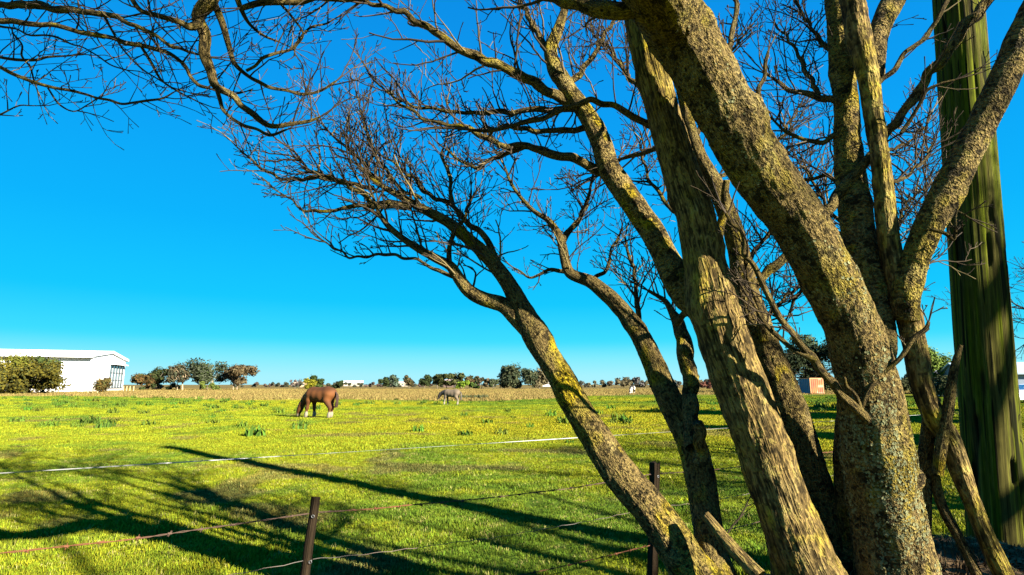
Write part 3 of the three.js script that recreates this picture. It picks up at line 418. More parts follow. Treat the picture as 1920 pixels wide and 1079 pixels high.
// ------------------------------------------------------------------ tree beside the camera whose limbs hang over the view
{
  const t = thing('bare_tree', 'bare tree whose crooked branches hang down over the paddock against the sky', 'tree', V(0, 0, 0));
  const P = (x, y, ahead) => V(x, y, -ahead);
  const world = (name, list, o = {}) => { const g = limbGeo(list.map(([x, y, a]) => P(x, y, a)), list.map((l) => l[3]), { seed: (limbSeed += 3.7), ...o }); const m = part(name, g, barkMat, t); if (o.tw) { const mb = new MB(), R = rng(Math.round(limbSeed * 100)); twigsAlong(mb, R, g.userData.curve, { from: 0.2, to: 1, every: 0.2, len: 0.5, r: 0.008, ...o.tw }); part('twigs', mb.geo(), twigMat, m).userData.kind = 'stuff'; } return m; };
  const h0 = at(1075 / 2.697, -90 / 2.697, 2.4), hook = [[h0.x, h0.y, 2.4, 0.042]];
  const e2 = at(-40 / 2.697, 85 / 2.697, 2.64), e4 = at(-40 / 2.697, 325 / 2.697, 2.8);
  const t0 = at(1900 / 2.697, -12 / 2.697, 2.56);
  world('trunk', [[-3.3, -0.1, -2.6, 0.24], [-3.2, 1.2, -2.5, 0.2], [-3.1, 2.4, -2.3, 0.18], [-3.0, 3.6, -2.0, 0.15], [-3.1, 5.0, -1.8, 0.11], [-3.3, 6.4, -1.7, 0.07]], { flare: 0.3 });
  world('limb', [[-3.1, 2.7, -2.2, 0.11], [-2.6, 3.8, -1.0, 0.09], [-2.0, 4.3, 0.4, 0.075], [-1.4, 4.2, 1.6, 0.06], ...hook], { tw: { from: 0.4, to: 0.9, every: 0.3, len: 0.6 } });
  world('limb', [[-2.2, 4.2, -0.1, 0.05], [-1.4, 4.5, 0.9, 0.04], [-0.8, 4.2, 1.9, 0.03], [t0.x, t0.y, 2.56, 0.018]], { tw: { from: 0.2, to: 0.9, every: 0.3, len: 0.5 } });
  world('limb', [[-3.0, 3.4, -2.0, 0.1], [-3.6, 4.1, -0.6, 0.075], [-3.7, 4.0, 1.0, 0.055], [e2.x - 0.5, e2.y + 0.3, 2.2, 0.034], [e2.x, e2.y, 2.64, 0.021]], { tw: { from: 0.4, to: 0.9, every: 0.35, len: 0.6 } });
  world('limb', [[-3.65, 4.05, 0.4, 0.04], [-3.5, 3.6, 1.6, 0.032], [e4.x - 0.4, e4.y + 0.3, 2.4, 0.02], [e4.x, e4.y, 2.8, 0.014]], { tw: { from: 0.2, to: 0.9, every: 0.3, len: 0.5 } });
  const L = (path, z0, z1, o) => limb(t, 'limb', path, z0, z1, { map: R1, ...o });
  L([[1075, -90, 100 / 2.7], [1060, 0, 92 / 2.7], [1008, 80, 72 / 2.7], [1045, 180, 62 / 2.7], [1040, 270, 56 / 2.7], [1065, 350, 50 / 2.7], [1100, 430, 42 / 2.7], [1180, 490, 34 / 2.7], [1270, 570, 34 / 2.7], [1370, 638, 32 / 2.7], [1480, 632, 28 / 2.7], [1560, 622, 20 / 2.7], [1620, 590, 12 / 2.7]], 3.0, 3.3, { lichen: 0.05, tw: { from: 0.45, every: 0.12, len: 0.24, r: 0.005 } });
  L([[1080, 10, 14], [1110, 120, 13], [1150, 230, 12], [1180, 320, 10], [1250, 380, 8], [1360, 440, 7], [1530, 465, 7], [1620, 450, 6], [1700, 410, 4]], 3.05, 3.4, { tw: { from: 0.4, every: 0.14, len: 0.24, r: 0.005 } });
  L([[1245, 358, 7], [1340, 300, 7], [1480, 240, 6], [1540, 180, 5], [1640, 110, 4], [1692, 95, 3]], 3.15, 3.4, { tw: { from: 0.3, every: 0.13, len: 0.2, r: 0.004 } });
  L([[1095, 450, 9], [1130, 570, 8], [1220, 630, 7], [1370, 690, 6], [1450, 655, 4]], 3.1, 3.2, { tw: { from: 0.3, every: 0.16, len: 0.2, r: 0.004 } });
  L([[1010, 125, 17], [960, 135, 15], [900, 110, 12], [800, 80, 11], [700, 40, 11], [650, -30, 12]], 3.0, 2.8, { tw: { from: 0.2, every: 0.2, len: 0.25, r: 0.005 } });
  L([[-40, 85, 17], [0, 100, 15], [120, 120, 14], [260, 125, 13], [400, 165, 12], [560, 195, 10], [720, 230, 9], [860, 280, 9], [930, 330, 8], [1000, 430, 7], [1050, 445, 6]], 3.3, 3.3, { lichen: 0.25, tw: { from: 0.1, every: 0.16, len: 0.3, r: 0.005 } });
  L([[-40, 25, 20], [0, 25, 18], [150, 15, 18], [300, 40, 17], [420, 50, 16], [520, 70, 13], [640, 110, 10], [760, 170, 9], [850, 220, 8], [1000, 275, 6]], 3.35, 3.1, { lichen: 0.25, tw: { from: 0.1, every: 0.14, len: 0.34, r: 0.005 } });
  L([[-40, 325, 11], [0, 345, 10], [120, 400, 9], [280, 440, 8], [430, 480, 7], [600, 525, 6], [740, 520, 5], [830, 490, 4], [880, 465, 3]], 3.5, 3.6, { tw: { from: 0.05, every: 0.13, len: 0.24, r: 0.004 } });
  L([[-40, 280, 9], [0, 285, 8], [100, 300, 7], [250, 290, 6], [420, 275, 4]], 3.6, 3.7, { tw: { from: 0.05, every: 0.14, len: 0.24, r: 0.004 } });
  L([[700, 215, 7], [760, 310, 6], [820, 410, 5], [900, 460, 4], [1000, 515, 3]], 3.3, 3.5, { tw: { from: 0.2, every: 0.14, len: 0.22, r: 0.004 } });
  L([[-30, 120, 6], [0, 130, 6], [150, 170, 5], [300, 190, 5], [420, 250, 4], [560, 330, 3.5], [640, 355, 3]], 3.5, 3.5, { tw: { from: 0.1, every: 0.16, len: 0.2, r: 0.004 } });
  L([[60, 165, 5], [120, 280, 5], [160, 400, 4], [185, 452, 3]], 3.5, 3.6, { tw: { from: 0.2, every: 0.16, len: 0.18, r: 0.004 } });
  L([[-30, 590, 4], [0, 575, 4], [90, 540, 3.5], [190, 535, 2.5]], 3.7, 3.7, { tw: { from: 0.1, every: 0.14, len: 0.16, r: 0.004 } });
  L([[240, 445, 4], [300, 520, 4], [370, 565, 3], [450, 525, 2.5]], 3.55, 3.7, { tw: { from: 0.3, every: 0.14, len: 0.16, r: 0.004 } });
  L([[1195, -20, 13], [1215, 40, 12], [1260, 120, 9], [1330, 180, 7], [1410, 212, 4]], 3.1, 3.3, { tw: { from: 0.3, every: 0.12, len: 0.22, r: 0.004 } });
  L([[1900, -12, 12], [1600, 2, 14], [1420, 12, 15], [1320, 24, 14], [1225, 40, 12]], 3.2, 3.1, { lichen: 0.2, tw: { from: 0.05, every: 0.13, len: 0.3, r: 0.005 } });
  L([[1410, 10, 6], [1480, 90, 5], [1530, 180, 4], [1480, 250, 3], [1530, 340, 3], [1545, 450, 3]], 3.2, 3.35, { tw: { from: 0.2, every: 0.14, len: 0.18, r: 0.004 } });
  L([[520, 70, 6], [560, 160, 5], [620, 250, 4], [720, 350, 3.5], [830, 420, 3]], 3.25, 3.45, { tw: { from: 0.1, every: 0.14, len: 0.22, r: 0.004 } });
}

G = 1; thin = 1;
// a bare tree grown from rules, for the row along the lane
function bareTree(pos, h, seed, lean, label, group, N = 9, every = 0.34) {
  const t = thing('lane_tree', label, 'tree', V(0, 0, 0), group), R = rng(seed), mb = new MB();
  const pts = [], rad = []; for (let k = 0; k <= 5; k++) { const f = k / 5; pts.push(V(pos.x + lean.x * f * h * 0.55 + (R() - 0.5) * 0.2, f * h * 0.55 - 0.1, pos.z + lean.z * f * h * 0.55 + (R() - 0.5) * 0.2)); rad.push(h * 0.028 * (1 - 0.45 * f)); }
  part('trunk', limbGeo(pts, rad, { seed, flare: 0.4 }), barkMat, t);
  for (let k = 0; k < N; k++) {
    const f = 0.35 + 0.65 * k / (N - 1), p0 = pts[0].clone().lerp(pts[5], f), a = k * 2.4 + R(), up = 0.35 + 0.9 * R(), d = V(Math.cos(a), up, Math.sin(a)).normalize(), len = h * (0.28 + 0.22 * R());
    const lp = [p0], lr = [h * 0.013]; const q = p0.clone(); for (let j = 1; j <= 5; j++) { d.x += (R() - 0.5) * 0.5; d.y += (R() - 0.3) * 0.4; d.z += (R() - 0.5) * 0.5; d.normalize(); q.addScaledVector(d, len / 5); lp.push(q.clone()); lr.push(h * 0.013 * (1 - 0.16 * j)); }
    const g = limbGeo(lp, lr, { seed: seed + k }); part('limb', g, barkMat, t);
    twigsAlong(mb, R, g.userData.curve, { from: 0.25, to: 1, every, len: 0.65, r: 0.009, bias: V(0, 0.6, 0) });
  }
  part('twigs', mb.geo(), twigMat, t).userData.kind = 'stuff'; return t;
}
for (const [x, z, h, sd] of [[9.3, -5.3, 5.2, 508],  [10.8, -3.2, 6.4, 502], [10.4, -8.8, 6.0, 503], [14.5, -5.6, 7.0, 504]]) bareTree(V(x, 0, z), h, sd, V(0.02, 0, 0.05), 'bare lane tree beyond the mossy pole, its twigs just entering the view', 'bare trees along the lane');

bareTree(V(8.3, 0, 0.4), 6.4, 501, V(0, 0, 0), 'open bare lane tree whose limbs stripe the mossy pole with shade', null, 6, 1.6);
bareTree(V(9.0, 0, 2.0), 8.0, 521, V(0, 0, 0), 'bare lane tree behind the camera whose crown shades the upper right stems', null, 12, 0.55);
bareTree(V(10.9, 0, 6.2), 10, 507, V(0.0, 0, 0), 'tall open bare tree behind the camera, dappling the near stems', null, 6, 1.1);
G = 1;
// ------------------------------------------------------------------ mossy power pole
{
  const base = at(1868, 1046, 4.1), top = at(1794, -30, 4.1); base.y -= 0.35;
  const o = thing('power_pole', 'thick round wooden pole green with algae, standing right of the bare trees', 'pole', V(0, 0, 0));
  const dir = top.clone().sub(base), pts = [], rad = []; const Hp = 7.0; for (let k = 0; k <= 8; k++) { pts.push(base.clone().addScaledVector(dir, k / 8 * Hp / dir.y)); rad.push(0.185); }
  const curve = new THREE.CatmullRomCurve3(pts), rings = 420, sides = 96, pos = [], col = [], uv = [], idx = [], pt = V(), T = dir.clone().normalize(), S = V().crossVectors(T, V(0, 0, 1)).normalize(), U = V().crossVectors(S, T);
  for (let k = 0; k <= rings; k++) { const f = k / rings; curve.getPoint(f, pt); const Rr = mix(0.174, 0.158, f); for (let a = 0; a <= sides; a++) {
    const th = (a % sides) / sides * 6.28319, cx = Math.cos(th), cy = Math.sin(th), y = pt.y;
    const crack = noise(cx * 9, y * 0.35, cy * 9), cr = smooth(0.12, 0.0, Math.abs(crack)) * smooth(-0.1, 0.35, noise(cx * 3, y * 0.4 + 5, cy * 3 + 2));
    const d = -0.012 * cr + 0.004 * noise(cx * 22, y * 1.6, cy * 22) + 0.006 * noise(cx * 2, y * 0.8, cy * 2) - 0.02 * smooth(0.62, 0.8, noise(cx * 4 + 3, y * 3.3, cy * 4));
    const p = pt.clone().addScaledVector(S, cx * (Rr + d)).addScaledVector(U, cy * (Rr + d)); pos.push(p.x, p.y, p.z);
    const n = noise(cx * 5, y * 1.1, cy * 5), n2 = noise(cx * 26, y * 2.6, cy * 26), g = smooth(-0.5, 0.4, n + 0.5 * n2), pale = smooth(0.25, 0.65, noise(cx * 12, y * 0.9, cy * 12 + 6) + 0.35 * n2), kn = smooth(0.62, 0.78, noise(cx * 4 + 3, y * 3.3, cy * 4));
    const cl = [0, 1, 2].map((q) => mix(mix(mix([0.085, 0.074, 0.016][q], [0.085, 0.1, 0.003][q], g), [0.15, 0.145, 0.022][q], pale * 0.7), [0.03, 0.022, 0.01][q], Math.max(cr, kn) * 0.8) * (0.88 + 0.25 * n2)); col.push(...cl);
    uv.push(a / sides * 2, y / 1.3); if (k && a < sides) { const w = sides + 1, q = (k - 1) * w + a; idx.push(q, q + 1, q + w, q + 1, q + w + 1, q + w); } } }
  const e = pos.length / 3 - sides - 1; for (let a = 1; a < sides - 1; a++) idx.push(e, e + a, e + a + 1);
  const g = new THREE.BufferGeometry(); g.setAttribute('position', new THREE.Float32BufferAttribute(pos, 3)); g.setAttribute('color', new THREE.Float32BufferAttribute(col, 3)); g.setAttribute('uv', new THREE.Float32BufferAttribute(uv, 2)); g.setIndex(idx); g.computeVertexNormals();
  part('pole', g, new THREE.MeshPhysicalMaterial({ vertexColors: true, roughness: 1, specularIntensity: 0.2, map: grainCol, bumpMap: grainBump, bumpScale: 0.006 }), o);
}

// ------------------------------------------------------------------ wire fence
const rail = [];                                             // post tops
{
  const wood = new THREE.MeshPhysicalMaterial({ specularIntensity: 0.1, map: grainCol, color: new THREE.Color().setRGB(0.035, 0.024, 0.014), roughness: 1, bumpMap: grainBump, bumpScale: 0.004 });
  const spec = [[592, 932, 3.35, 0.05, -0.09, 'dark round-topped fence post standing in the open turf'], [1228, 868, 4.62, 0.056, -0.085, 'square weathered fence post crossed by the leaning left-hand stem'], [1531, 835, 6.3, 0.05, 0, 'fence post in the gap between the shaded stem and the lichened trunk']];
  spec.forEach(([px, py, ah, w, lean, label], i) => {
    const top = at(px, py, ah), o = thing('fence_post', label, 'fence post', V(top.x, 0, top.z), 'posts of the wire fence'); rail.push(top);
    const h = top.y + 0.3, g = i ? new THREE.BoxGeometry(w, h, w * 1.15, 2, 18, 2) : new THREE.CylinderGeometry(w / 2, w / 2 * 1.08, h, 14, 18), a = g.attributes.position;
    for (let k = 0; k < a.count; k++) { const y = a.getY(k) + h / 2 - 0.3; a.setXYZ(k, a.getX(k) + lean * (y - top.y) * -1 + 0.004 * noise(a.getX(k) * 40, y * 8, i), y + (y > top.y - 0.01 ? 0.012 * noise(a.getX(k) * 60, i, a.getZ(k) * 60) : 0), a.getZ(k) + 0.004 * noise(a.getZ(k) * 40, y * 8, i + 5)); }
    g.computeVertexNormals(); g.rotateY(i ? 0.45 : 0); part('post', g, wood, o);
    for (const dy of [0.1, 0.34, 0.58]) part('staple', new THREE.TorusGeometry(0.008, 0.002, 5, 8).translate(0, top.y - dy, w * 0.62).rotateY(i ? 0.45 : 0), mat(0.2, 0.2, 0.2, 0.5, { metalness: 0.8 }), o);
  });
  // the line runs on past both ends of the view
  const step = rail[1].clone().sub(rail[0]); rail.unshift(rail[0].clone().sub(step)); const st2 = rail[3].clone().sub(rail[2]); rail.push(rail[3].clone().add(st2).setY(rail[3].y)); rail[0].y = rail[1].y;
  const rust = [0.1, 0.032, 0.009], grey = [0.09, 0.08, 0.065];
  const wireMat = new THREE.MeshStandardMaterial({ vertexColors: true, roughness: 0.9, metalness: 0 });
  [0.085, 0.335, 0.60].forEach((drop, wi) => {
    const o = thing('barbed_wire', ['rusty top strand of barbed wire stapled near the post tops', 'pale middle strand of fence wire below the top strand', 'rusty lowest strand of barbed wire between the fence posts'][wi], 'wire', V(0, 0, 0), 'strands of the wire fence');
    const mb = new MB(), bb = new MB(), R = rng(60 + wi);
    for (let s = 0; s < rail.length - 1; s++) {
      const A = rail[s].clone(), B = rail[s + 1].clone(); A.y -= drop; B.y -= drop; const L = A.distanceTo(B), N = Math.ceil(L / 0.05), pa = [], pb = [];
      for (let k = 0; k <= N; k++) { const f = k / N, p = A.clone().lerp(B, f); p.y -= 0.035 * 4 * f * (1 - f) + 0.004 * noise(f * 9, wi, s); const ph = k * 1.9, r = 0.0032; pa.push(p.clone().add(V(Math.cos(ph) * r, Math.sin(ph) * r, 0))); pb.push(p.clone().add(V(-Math.cos(ph) * r, -Math.sin(ph) * r, 0))); }
      const c = (p) => { const t = smooth(-0.1, 0.25, noise(p.x * 2.2 + wi * 9, 1, p.z * 2.2)); const u = wi === 1 ? t * 0.25 : 0.35 + 0.65 * t; return [0, 1, 2].map((k) => mix(wi === 1 ? grey[k] : grey[k] * 0.35, rust[k], u)); };
      mb.tube(pa, pa.map(() => 0.0021), 5, c); if (wi !== 1) mb.tube(pb, pb.map(() => 0.0021), 5, c);
      if (wi !== 1) for (let d = 0.08; d < L; d += 0.13 + 0.02 * R()) { const p = A.clone().lerp(B, d / L); p.y -= 0.035 * 4 * (d / L) * (1 - d / L); for (let q = 0; q < 2; q++) { const v = V(R() - 0.5, R() - 0.5, R() - 0.5).normalize().multiplyScalar(0.016); bb.tube([p.clone().add(v), p.clone(), p.clone().sub(v)], [0.0012, 0.0034, 0.0012], 4, c); } const w = B.clone().sub(A).normalize().multiplyScalar(0.009); bb.tube([p.clone().sub(w), p.clone().add(w)], [0.006, 0.006], 5, c); }
    }
    part('strand', mb.geo(), wireMat, o); if (bb.n) part('barbs', bb.geo(), wireMat, o).userData.kind = 'stuff';
  });
}
// white electric tape across the paddock
{
  const A = V(-9.2, 0.76, -2.3), m1 = at(0, 890, 5.0), m2 = at(1560, 791, 12.0), d = m2.clone().sub(m1), hid = far(1842, 16.2);
  const P = (f) => m1.clone().addScaledVector(d, f);
  const o = thing('electric_tape', 'thin white electric fence tape stretched low across the paddock', 'fence tape', V(0, 0, 0)), mb = new MB();
  const f0 = -0.45, f1 = 1.42, N = 420; let prev = null; const dir = d.clone().normalize(), side = V().crossVectors(dir, V(0, 1, 0)).normalize();
  for (let k = 0; k <= N; k++) { const f = mix(f0, f1, k / N), p = P(f); p.y -= 0.03 * Math.sin((f + 0.45) / 1.87 * Math.PI) - 0.03; const tw = 0.5 * noise(f * 5.2 + 3, 2, 1) + 1.3 * noise(f * 3.3, 7, 3), w = side.clone().multiplyScalar(Math.sin(tw) * 0.005).add(V(0, Math.cos(tw) * 0.005, 0)); const a = p.clone().add(w), b = p.clone().sub(w); if (prev) mb.quad(prev[0], prev[1], b, a, [0.24, 0.24, 0.23]); prev = [a, b]; }
  part('tape', mb.geo(), new THREE.MeshStandardMaterial({ vertexColors: true, roughness: 0.6, side: THREE.DoubleSide }), o);
  for (const f of [f0, f1]) { const p = P(f), q = thing('tread_in_post', f < 0 ? 'slim white tread-in post holding the near end of the tape' : 'slim white tread-in post behind the mossy pole', 'fence post', V(p.x, 0, p.z)); part('shaft', new THREE.CylinderGeometry(0.008, 0.009, 1.15, 8).translate(0, 0.45, 0), mat(0.7, 0.7, 0.68, 0.5), q); part('tread', box(-0.06, 0.02, 0.08, 0.095, -0.008, 0.008), mat(0.7, 0.7, 0.68, 0.5), q); }
}

// ------------------------------------------------------------------ animals
function sdfBody(bones, k, lo, hi, res, colour) {
  const size = hi.clone().sub(lo), ext = Math.max(size.x, size.y, size.z), mc = new MarchingCubes(res, new THREE.MeshStandardMaterial(), false, false, 200000), N = mc.size; mc.isolation = 0;
  const c = lo.clone().add(hi).multiplyScalar(0.5), hs = ext / 2;
  for (let z = 0; z < N; z++) for (let y = 0; y < N; y++) for (let x = 0; x < N; x++) {
    const px = c.x + (x - N / 2) / (N / 2) * hs, py = c.y + (y - N / 2) / (N / 2) * hs, pz = c.z + (z - N / 2) / (N / 2) * hs; let acc = 0;
    for (const [ax, ay, az, ra, bx, by, bz, rb] of bones) { const vx = bx - ax, vy = by - ay, vz = bz - az, wx = px - ax, wy = py - ay, wz = pz - az, L = vx * vx + vy * vy + vz * vz + 1e-9; let t = (wx * vx + wy * vy + wz * vz) / L; t = t < 0 ? 0 : t > 1 ? 1 : t; const dd = Math.hypot(wx - vx * t, wy - vy * t, wz - vz * t) - (ra + (rb - ra) * t); acc += Math.exp(-dd * k); }
    const edge = x < 2 || y < 2 || z < 2 || x > N - 3 || y > N - 3 || z > N - 3; mc.field[x + y * N + z * N * N] = edge ? -1 : Math.max(-1, Math.min(1, Math.log(acc + 1e-30) / k));
  }
  mc.update(); const n = mc.count; let g = new THREE.BufferGeometry(); const arr = new Float32Array(n * 3);
  for (let i = 0; i < n; i++) { arr[i * 3] = c.x + mc.positionArray[i * 3] * hs; arr[i * 3 + 1] = c.y + mc.positionArray[i * 3 + 1] * hs; arr[i * 3 + 2] = c.z + mc.positionArray[i * 3 + 2] * hs; }
  g.setAttribute('position', new THREE.Float32BufferAttribute(arr, 3)); g = mergeVertices(g, 1e-4); g.computeVertexNormals();
  const col = []; for (let i = 0; i < g.attributes.position.count; i++) col.push(...colour(V().fromBufferAttribute(g.attributes.position, i))); g.setAttribute('color', new THREE.Float32BufferAttribute(col, 3)); return g;
}
const coat = new THREE.MeshPhysicalMaterial({ vertexColors: true, roughness: 0.8, specularIntensity: 0.5 });
function chain(out, list) { for (let k = 1; k < list.length; k++) out.push([...list[k - 1], ...list[k]]); }
function horse(label, p, turn, scale, headDown, colours, group) {   // faces -x, hooves at y = 0
  const o = thing('horse', label, 'horse', p, group), b = [];
  chain(b, [[-0.52, 1.06, 0, 0.25], [-0.2, 1.02, 0, 0.29], [0.15, 1.0, 0, 0.31], [0.45, 1.08, 0, 0.28], [0.62, 1.1, 0, 0.24]]);
  chain(b, [[-0.42, 1.3, 0, 0.10], [-0.1, 1.2, 0, 0.14], [0.4, 1.22, 0, 0.16], [0.66, 1.16, 0, 0.14]]);
  const neck = headDown ? [[-0.52, 1.14, 0, 0.21], [-0.8, 0.9, 0, 0.16], [-1.02, 0.62, 0, 0.125], [-1.1, 0.5, 0, 0.11]] : [[-0.52, 1.16, 0, 0.21], [-0.82, 1.08, 0, 0.165], [-1.06, 0.98, 0, 0.13], [-1.14, 0.95, 0, 0.11]];
  chain(b, neck); const e = neck[3], hd = headDown ? [[e[0] - 0.1, e[1] - 0.2, 0, 0.1], [e[0] - 0.14, e[1] - 0.34, 0, 0.062], [e[0] - 0.15, e[1] - 0.42, 0, 0.058]] : [[e[0] - 0.1, e[1] - 0.18, 0, 0.1], [e[0] - 0.17, e[1] - 0.34, 0, 0.065], [e[0] - 0.19, e[1] - 0.42, 0, 0.06]];
  chain(b, [[e[0], e[1], 0, 0.105], ...hd]); b.push([e[0] - 0.02, e[1] - 0.12, 0.03, 0.085, e[0] - 0.02, e[1] - 0.12, -0.03, 0.085]);
  for (const s of [-1, 1]) { b.push([e[0] + 0.02, e[1] + 0.06, s * 0.06, 0.032, e[0] - 0.01 + (headDown ? 0.06 : 0), e[1] + 0.17, s * 0.09, 0.012]);
    const st = s > 0 ? -0.16 : 0.06, sh = s > 0 ? 0.05 : -0.06;
    chain(b, [[-0.5, 1.0, s * 0.13, 0.15], [-0.49 + st * 0.3, 0.78, s * 0.15, 0.11], [-0.49 + st * 0.7, 0.44, s * 0.145, 0.062], [-0.48 + st, 0.2, s * 0.145, 0.042], [-0.48 + st, 0.12, s * 0.145, 0.05], [-0.52 + st, 0.035, s * 0.145, 0.062]]);
    chain(b, [[0.56, 1.04, s * 0.12, 0.21], [0.5, 0.8, s * 0.155, 0.145], [0.56 + sh, 0.62, s * 0.15, 0.095], [0.66 + sh, 0.47, s * 0.145, 0.066], [0.63 + sh, 0.2, s * 0.145, 0.043], [0.62 + sh, 0.12, s * 0.145, 0.05], [0.585 + sh, 0.035, s * 0.145, 0.062]]); }
  const g = sdfBody(b, 26, V(-1.5, -0.05, -0.5), V(1.0, 1.5, 0.5), 64, (q) => colours.coat(q, e)); g.scale(scale, scale, scale);
  part('body', g, coat, o);
  const hair = new MB(), R = rng(4);
  for (let k = 0; k < 60; k++) { const a = V(0.83 + 0.02 * R(), 1.17, (R() - 0.5) * 0.05), bb = V(0.95 + 0.05 * R(), 0.86, (R() - 0.5) * 0.16), c = V(0.9 + 0.1 * R(), 0.42 + 0.15 * R(), (R() - 0.5) * 0.2); hair.tube([a, a.clone().lerp(bb, 0.5).add(V(0.05, 0.05, 0)), bb, c].map((v) => v.multiplyScalar(scale)), [0.02, 0.018, 0.016, 0.003].map((v) => v * scale), 5, colours.hair); }
  part('tail', hair.geo(), coat, o); const mane = new MB();
  for (let k = 0; k < 70; k++) { const f = R() * 2.9, i = Math.floor(f), n0 = neck[i], n1 = neck[Math.min(3, i + 1)], u = f - i, dx = n1[0] - n0[0], dy = n1[1] - n0[1], dl = Math.hypot(dx, dy) || 1, r = mix(n0[3], n1[3], u), c = V(mix(n0[0], n1[0], u) + dy / dl * r * 0.9, mix(n0[1], n1[1], u) - dx / dl * r * 0.9, 0); const q = V(c.x - 0.02, c.y - 0.1 - 0.08 * R(), 0.13 + 0.03 * R()); mane.tube([c, c.clone().add(V(-0.01, 0.03, 0.05)), q].map((v) => v.multiplyScalar(scale)), [0.022, 0.024, 0.006].map((v) => v * scale), 5, colours.hair); }
  part('mane', mane.geo(), coat, o);
  o.rotation.y = turn; return o;
}
const mottle = (q, s = 4) => noise(q.x * s, q.y * s + 3, q.z * s);
{
  const p1 = onGround(598, 784), s1 = 57 * (-p1.z * cP / FOCAL) / 1.4;
  horse('brown horse with white socks, head down grazing', p1, -0.4, s1, true, { hair: [0.03, 0.015, 0.01], coat: (q, e) => { const sock = smooth(0.30, 0.25, q.y + 0.03 * mottle(q, 12)) * (q.x > -0.85 ? 1 : 0), muz = smooth(0.2, 0.14, q.y) * (q.x < -0.95 ? 1 : 0), hoof = q.y < 0.05 && q.x > -0.9 ? 1 : 0, m = 1 + 0.2 * mottle(q); const c = [0.1 * m, 0.034 * m, 0.007 * m].map((v) => v * (1 - 0.45 * smooth(1.12, 1.3, q.y) - 0.4 * smooth(0.85, 0.72, q.y))), w = Math.max(sock, muz * 0.8); return c.map((v, k) => hoof ? [0.12, 0.09, 0.06][k] : mix(v, [0.17, 0.145, 0.1][k], w)); } });
  const p2 = onGround(846, 760), s2 = 29 * (-p2.z * cP / FOCAL) / 1.4;
  horse('grey dun horse standing beside a low patch of weeds', p2, -0.35, s2, false, { hair: [0.07, 0.06, 0.05], coat: (q) => { const m = 1 + 0.25 * mottle(q), dk = smooth(-0.3, -0.75, q.x), leg = smooth(0.55, 0.4, q.y); return [0, 1, 2].map((k) => mix(mix([0.1, 0.075, 0.05][k] * m, [0.03, 0.026, 0.024][k], dk * (1 - leg)), [0.16, 0.14, 0.1][k], leg)); } });
  const p3 = onGround(1186, 739), s3 = 15 * (-p3.z * cP / FOCAL) / 1.4;
  horse('small far piebald horse at the edge of the dry grass', p3, 1.0, s3, true, { hair: [0.05, 0.05, 0.05], coat: (q) => { const b = smooth(0.0, 0.12, noise(q.x * 2.2 + 3, q.y * 2.2, q.z * 2.2) + 0.1); return [0, 1, 2].map((k) => mix([0.5, 0.47, 0.42][k], [0.03, 0.027, 0.025][k], b)); } });
}

// ------------------------------------------------------------------ far trees and shrubs
const leafMat = new THREE.MeshPhysicalMaterial({ vertexColors: true, roughness: 1, specularIntensity: 0.15, side: THREE.DoubleSide });
function crownGeo(R, w, h, dpt, y0, col, o) {        // leaf clumps through the volume of uneven lobes
  const mb = new MB(), lobes = [], nl = o.lobes ?? 9;
  for (let k = 0; k < nl; k++) { const f = nl > 1 ? k / (nl - 1) : 0.5, yy = y0 + h * (0.12 + 0.72 * R()), wid = o.shape === 'cone' ? 1 - 0.85 * (yy - y0) / h : o.shape === 'bush' ? 0.85 : 0.5 + 0.5 * Math.sin((yy - y0) / h * 2.6 + 0.25); lobes.push([(R() - 0.5) * w * 0.78 * wid, yy, (R() - 0.5) * dpt * 0.78 * wid, (0.2 + 0.16 * R()) * Math.min(w, h * 1.2) * (o.puff ?? 1) * (0.55 + 0.45 * wid)]); }
  const per = Math.round(1.9 * (o.leaves ?? 1800) / nl), sz = o.leaf ?? 0.22;
  for (const [lx, ly, lz, lr] of lobes) { const tone = 0.75 + 0.5 * R();
    for (let k = 0; k < per; k++) { const v = V(R() - 0.5, R() - 0.5, R() - 0.5).normalize(), rr = lr * Math.pow(R(), 0.4) * (0.8 + 0.45 * noise(v.x * 3 + lx, v.y * 3 + ly, v.z * 3)); let y = ly + v.y * rr * 0.85; if (y < y0 - 0.1 || y < 0.02) y = Math.max(0.05, y0 + R() * 0.3); const c = V(lx + v.x * rr, y, lz + v.z * rr);
      const n = V(R() - 0.5 + v.x * 0.6, R() - 0.3 + v.y * 0.6, R() - 0.5 + v.z * 0.6).normalize(), t = V(R() - 0.5, R() - 0.5, R() - 0.5).cross(n).normalize(), s = sz * (0.5 + 0.9 * R()), u = V().crossVectors(n, t); const j = tone * (0.7 + 0.6 * R()), second = o.col2 && R() < (o.mix2 ?? 0.3) ? o.col2 : col;
      mb.quad(c.clone().addScaledVector(t, -s), c.clone().addScaledVector(u, s * 0.55), c.clone().addScaledVector(t, s), c.clone().addScaledVector(u, -s * 0.55), [second[0] * j, second[1] * j, second[2] * j]); } }
  return { mb, lobes };
}
const trunkMat = new THREE.MeshStandardMaterial({ vertexColors: true, roughness: 1 });
let treeSeed = 900;
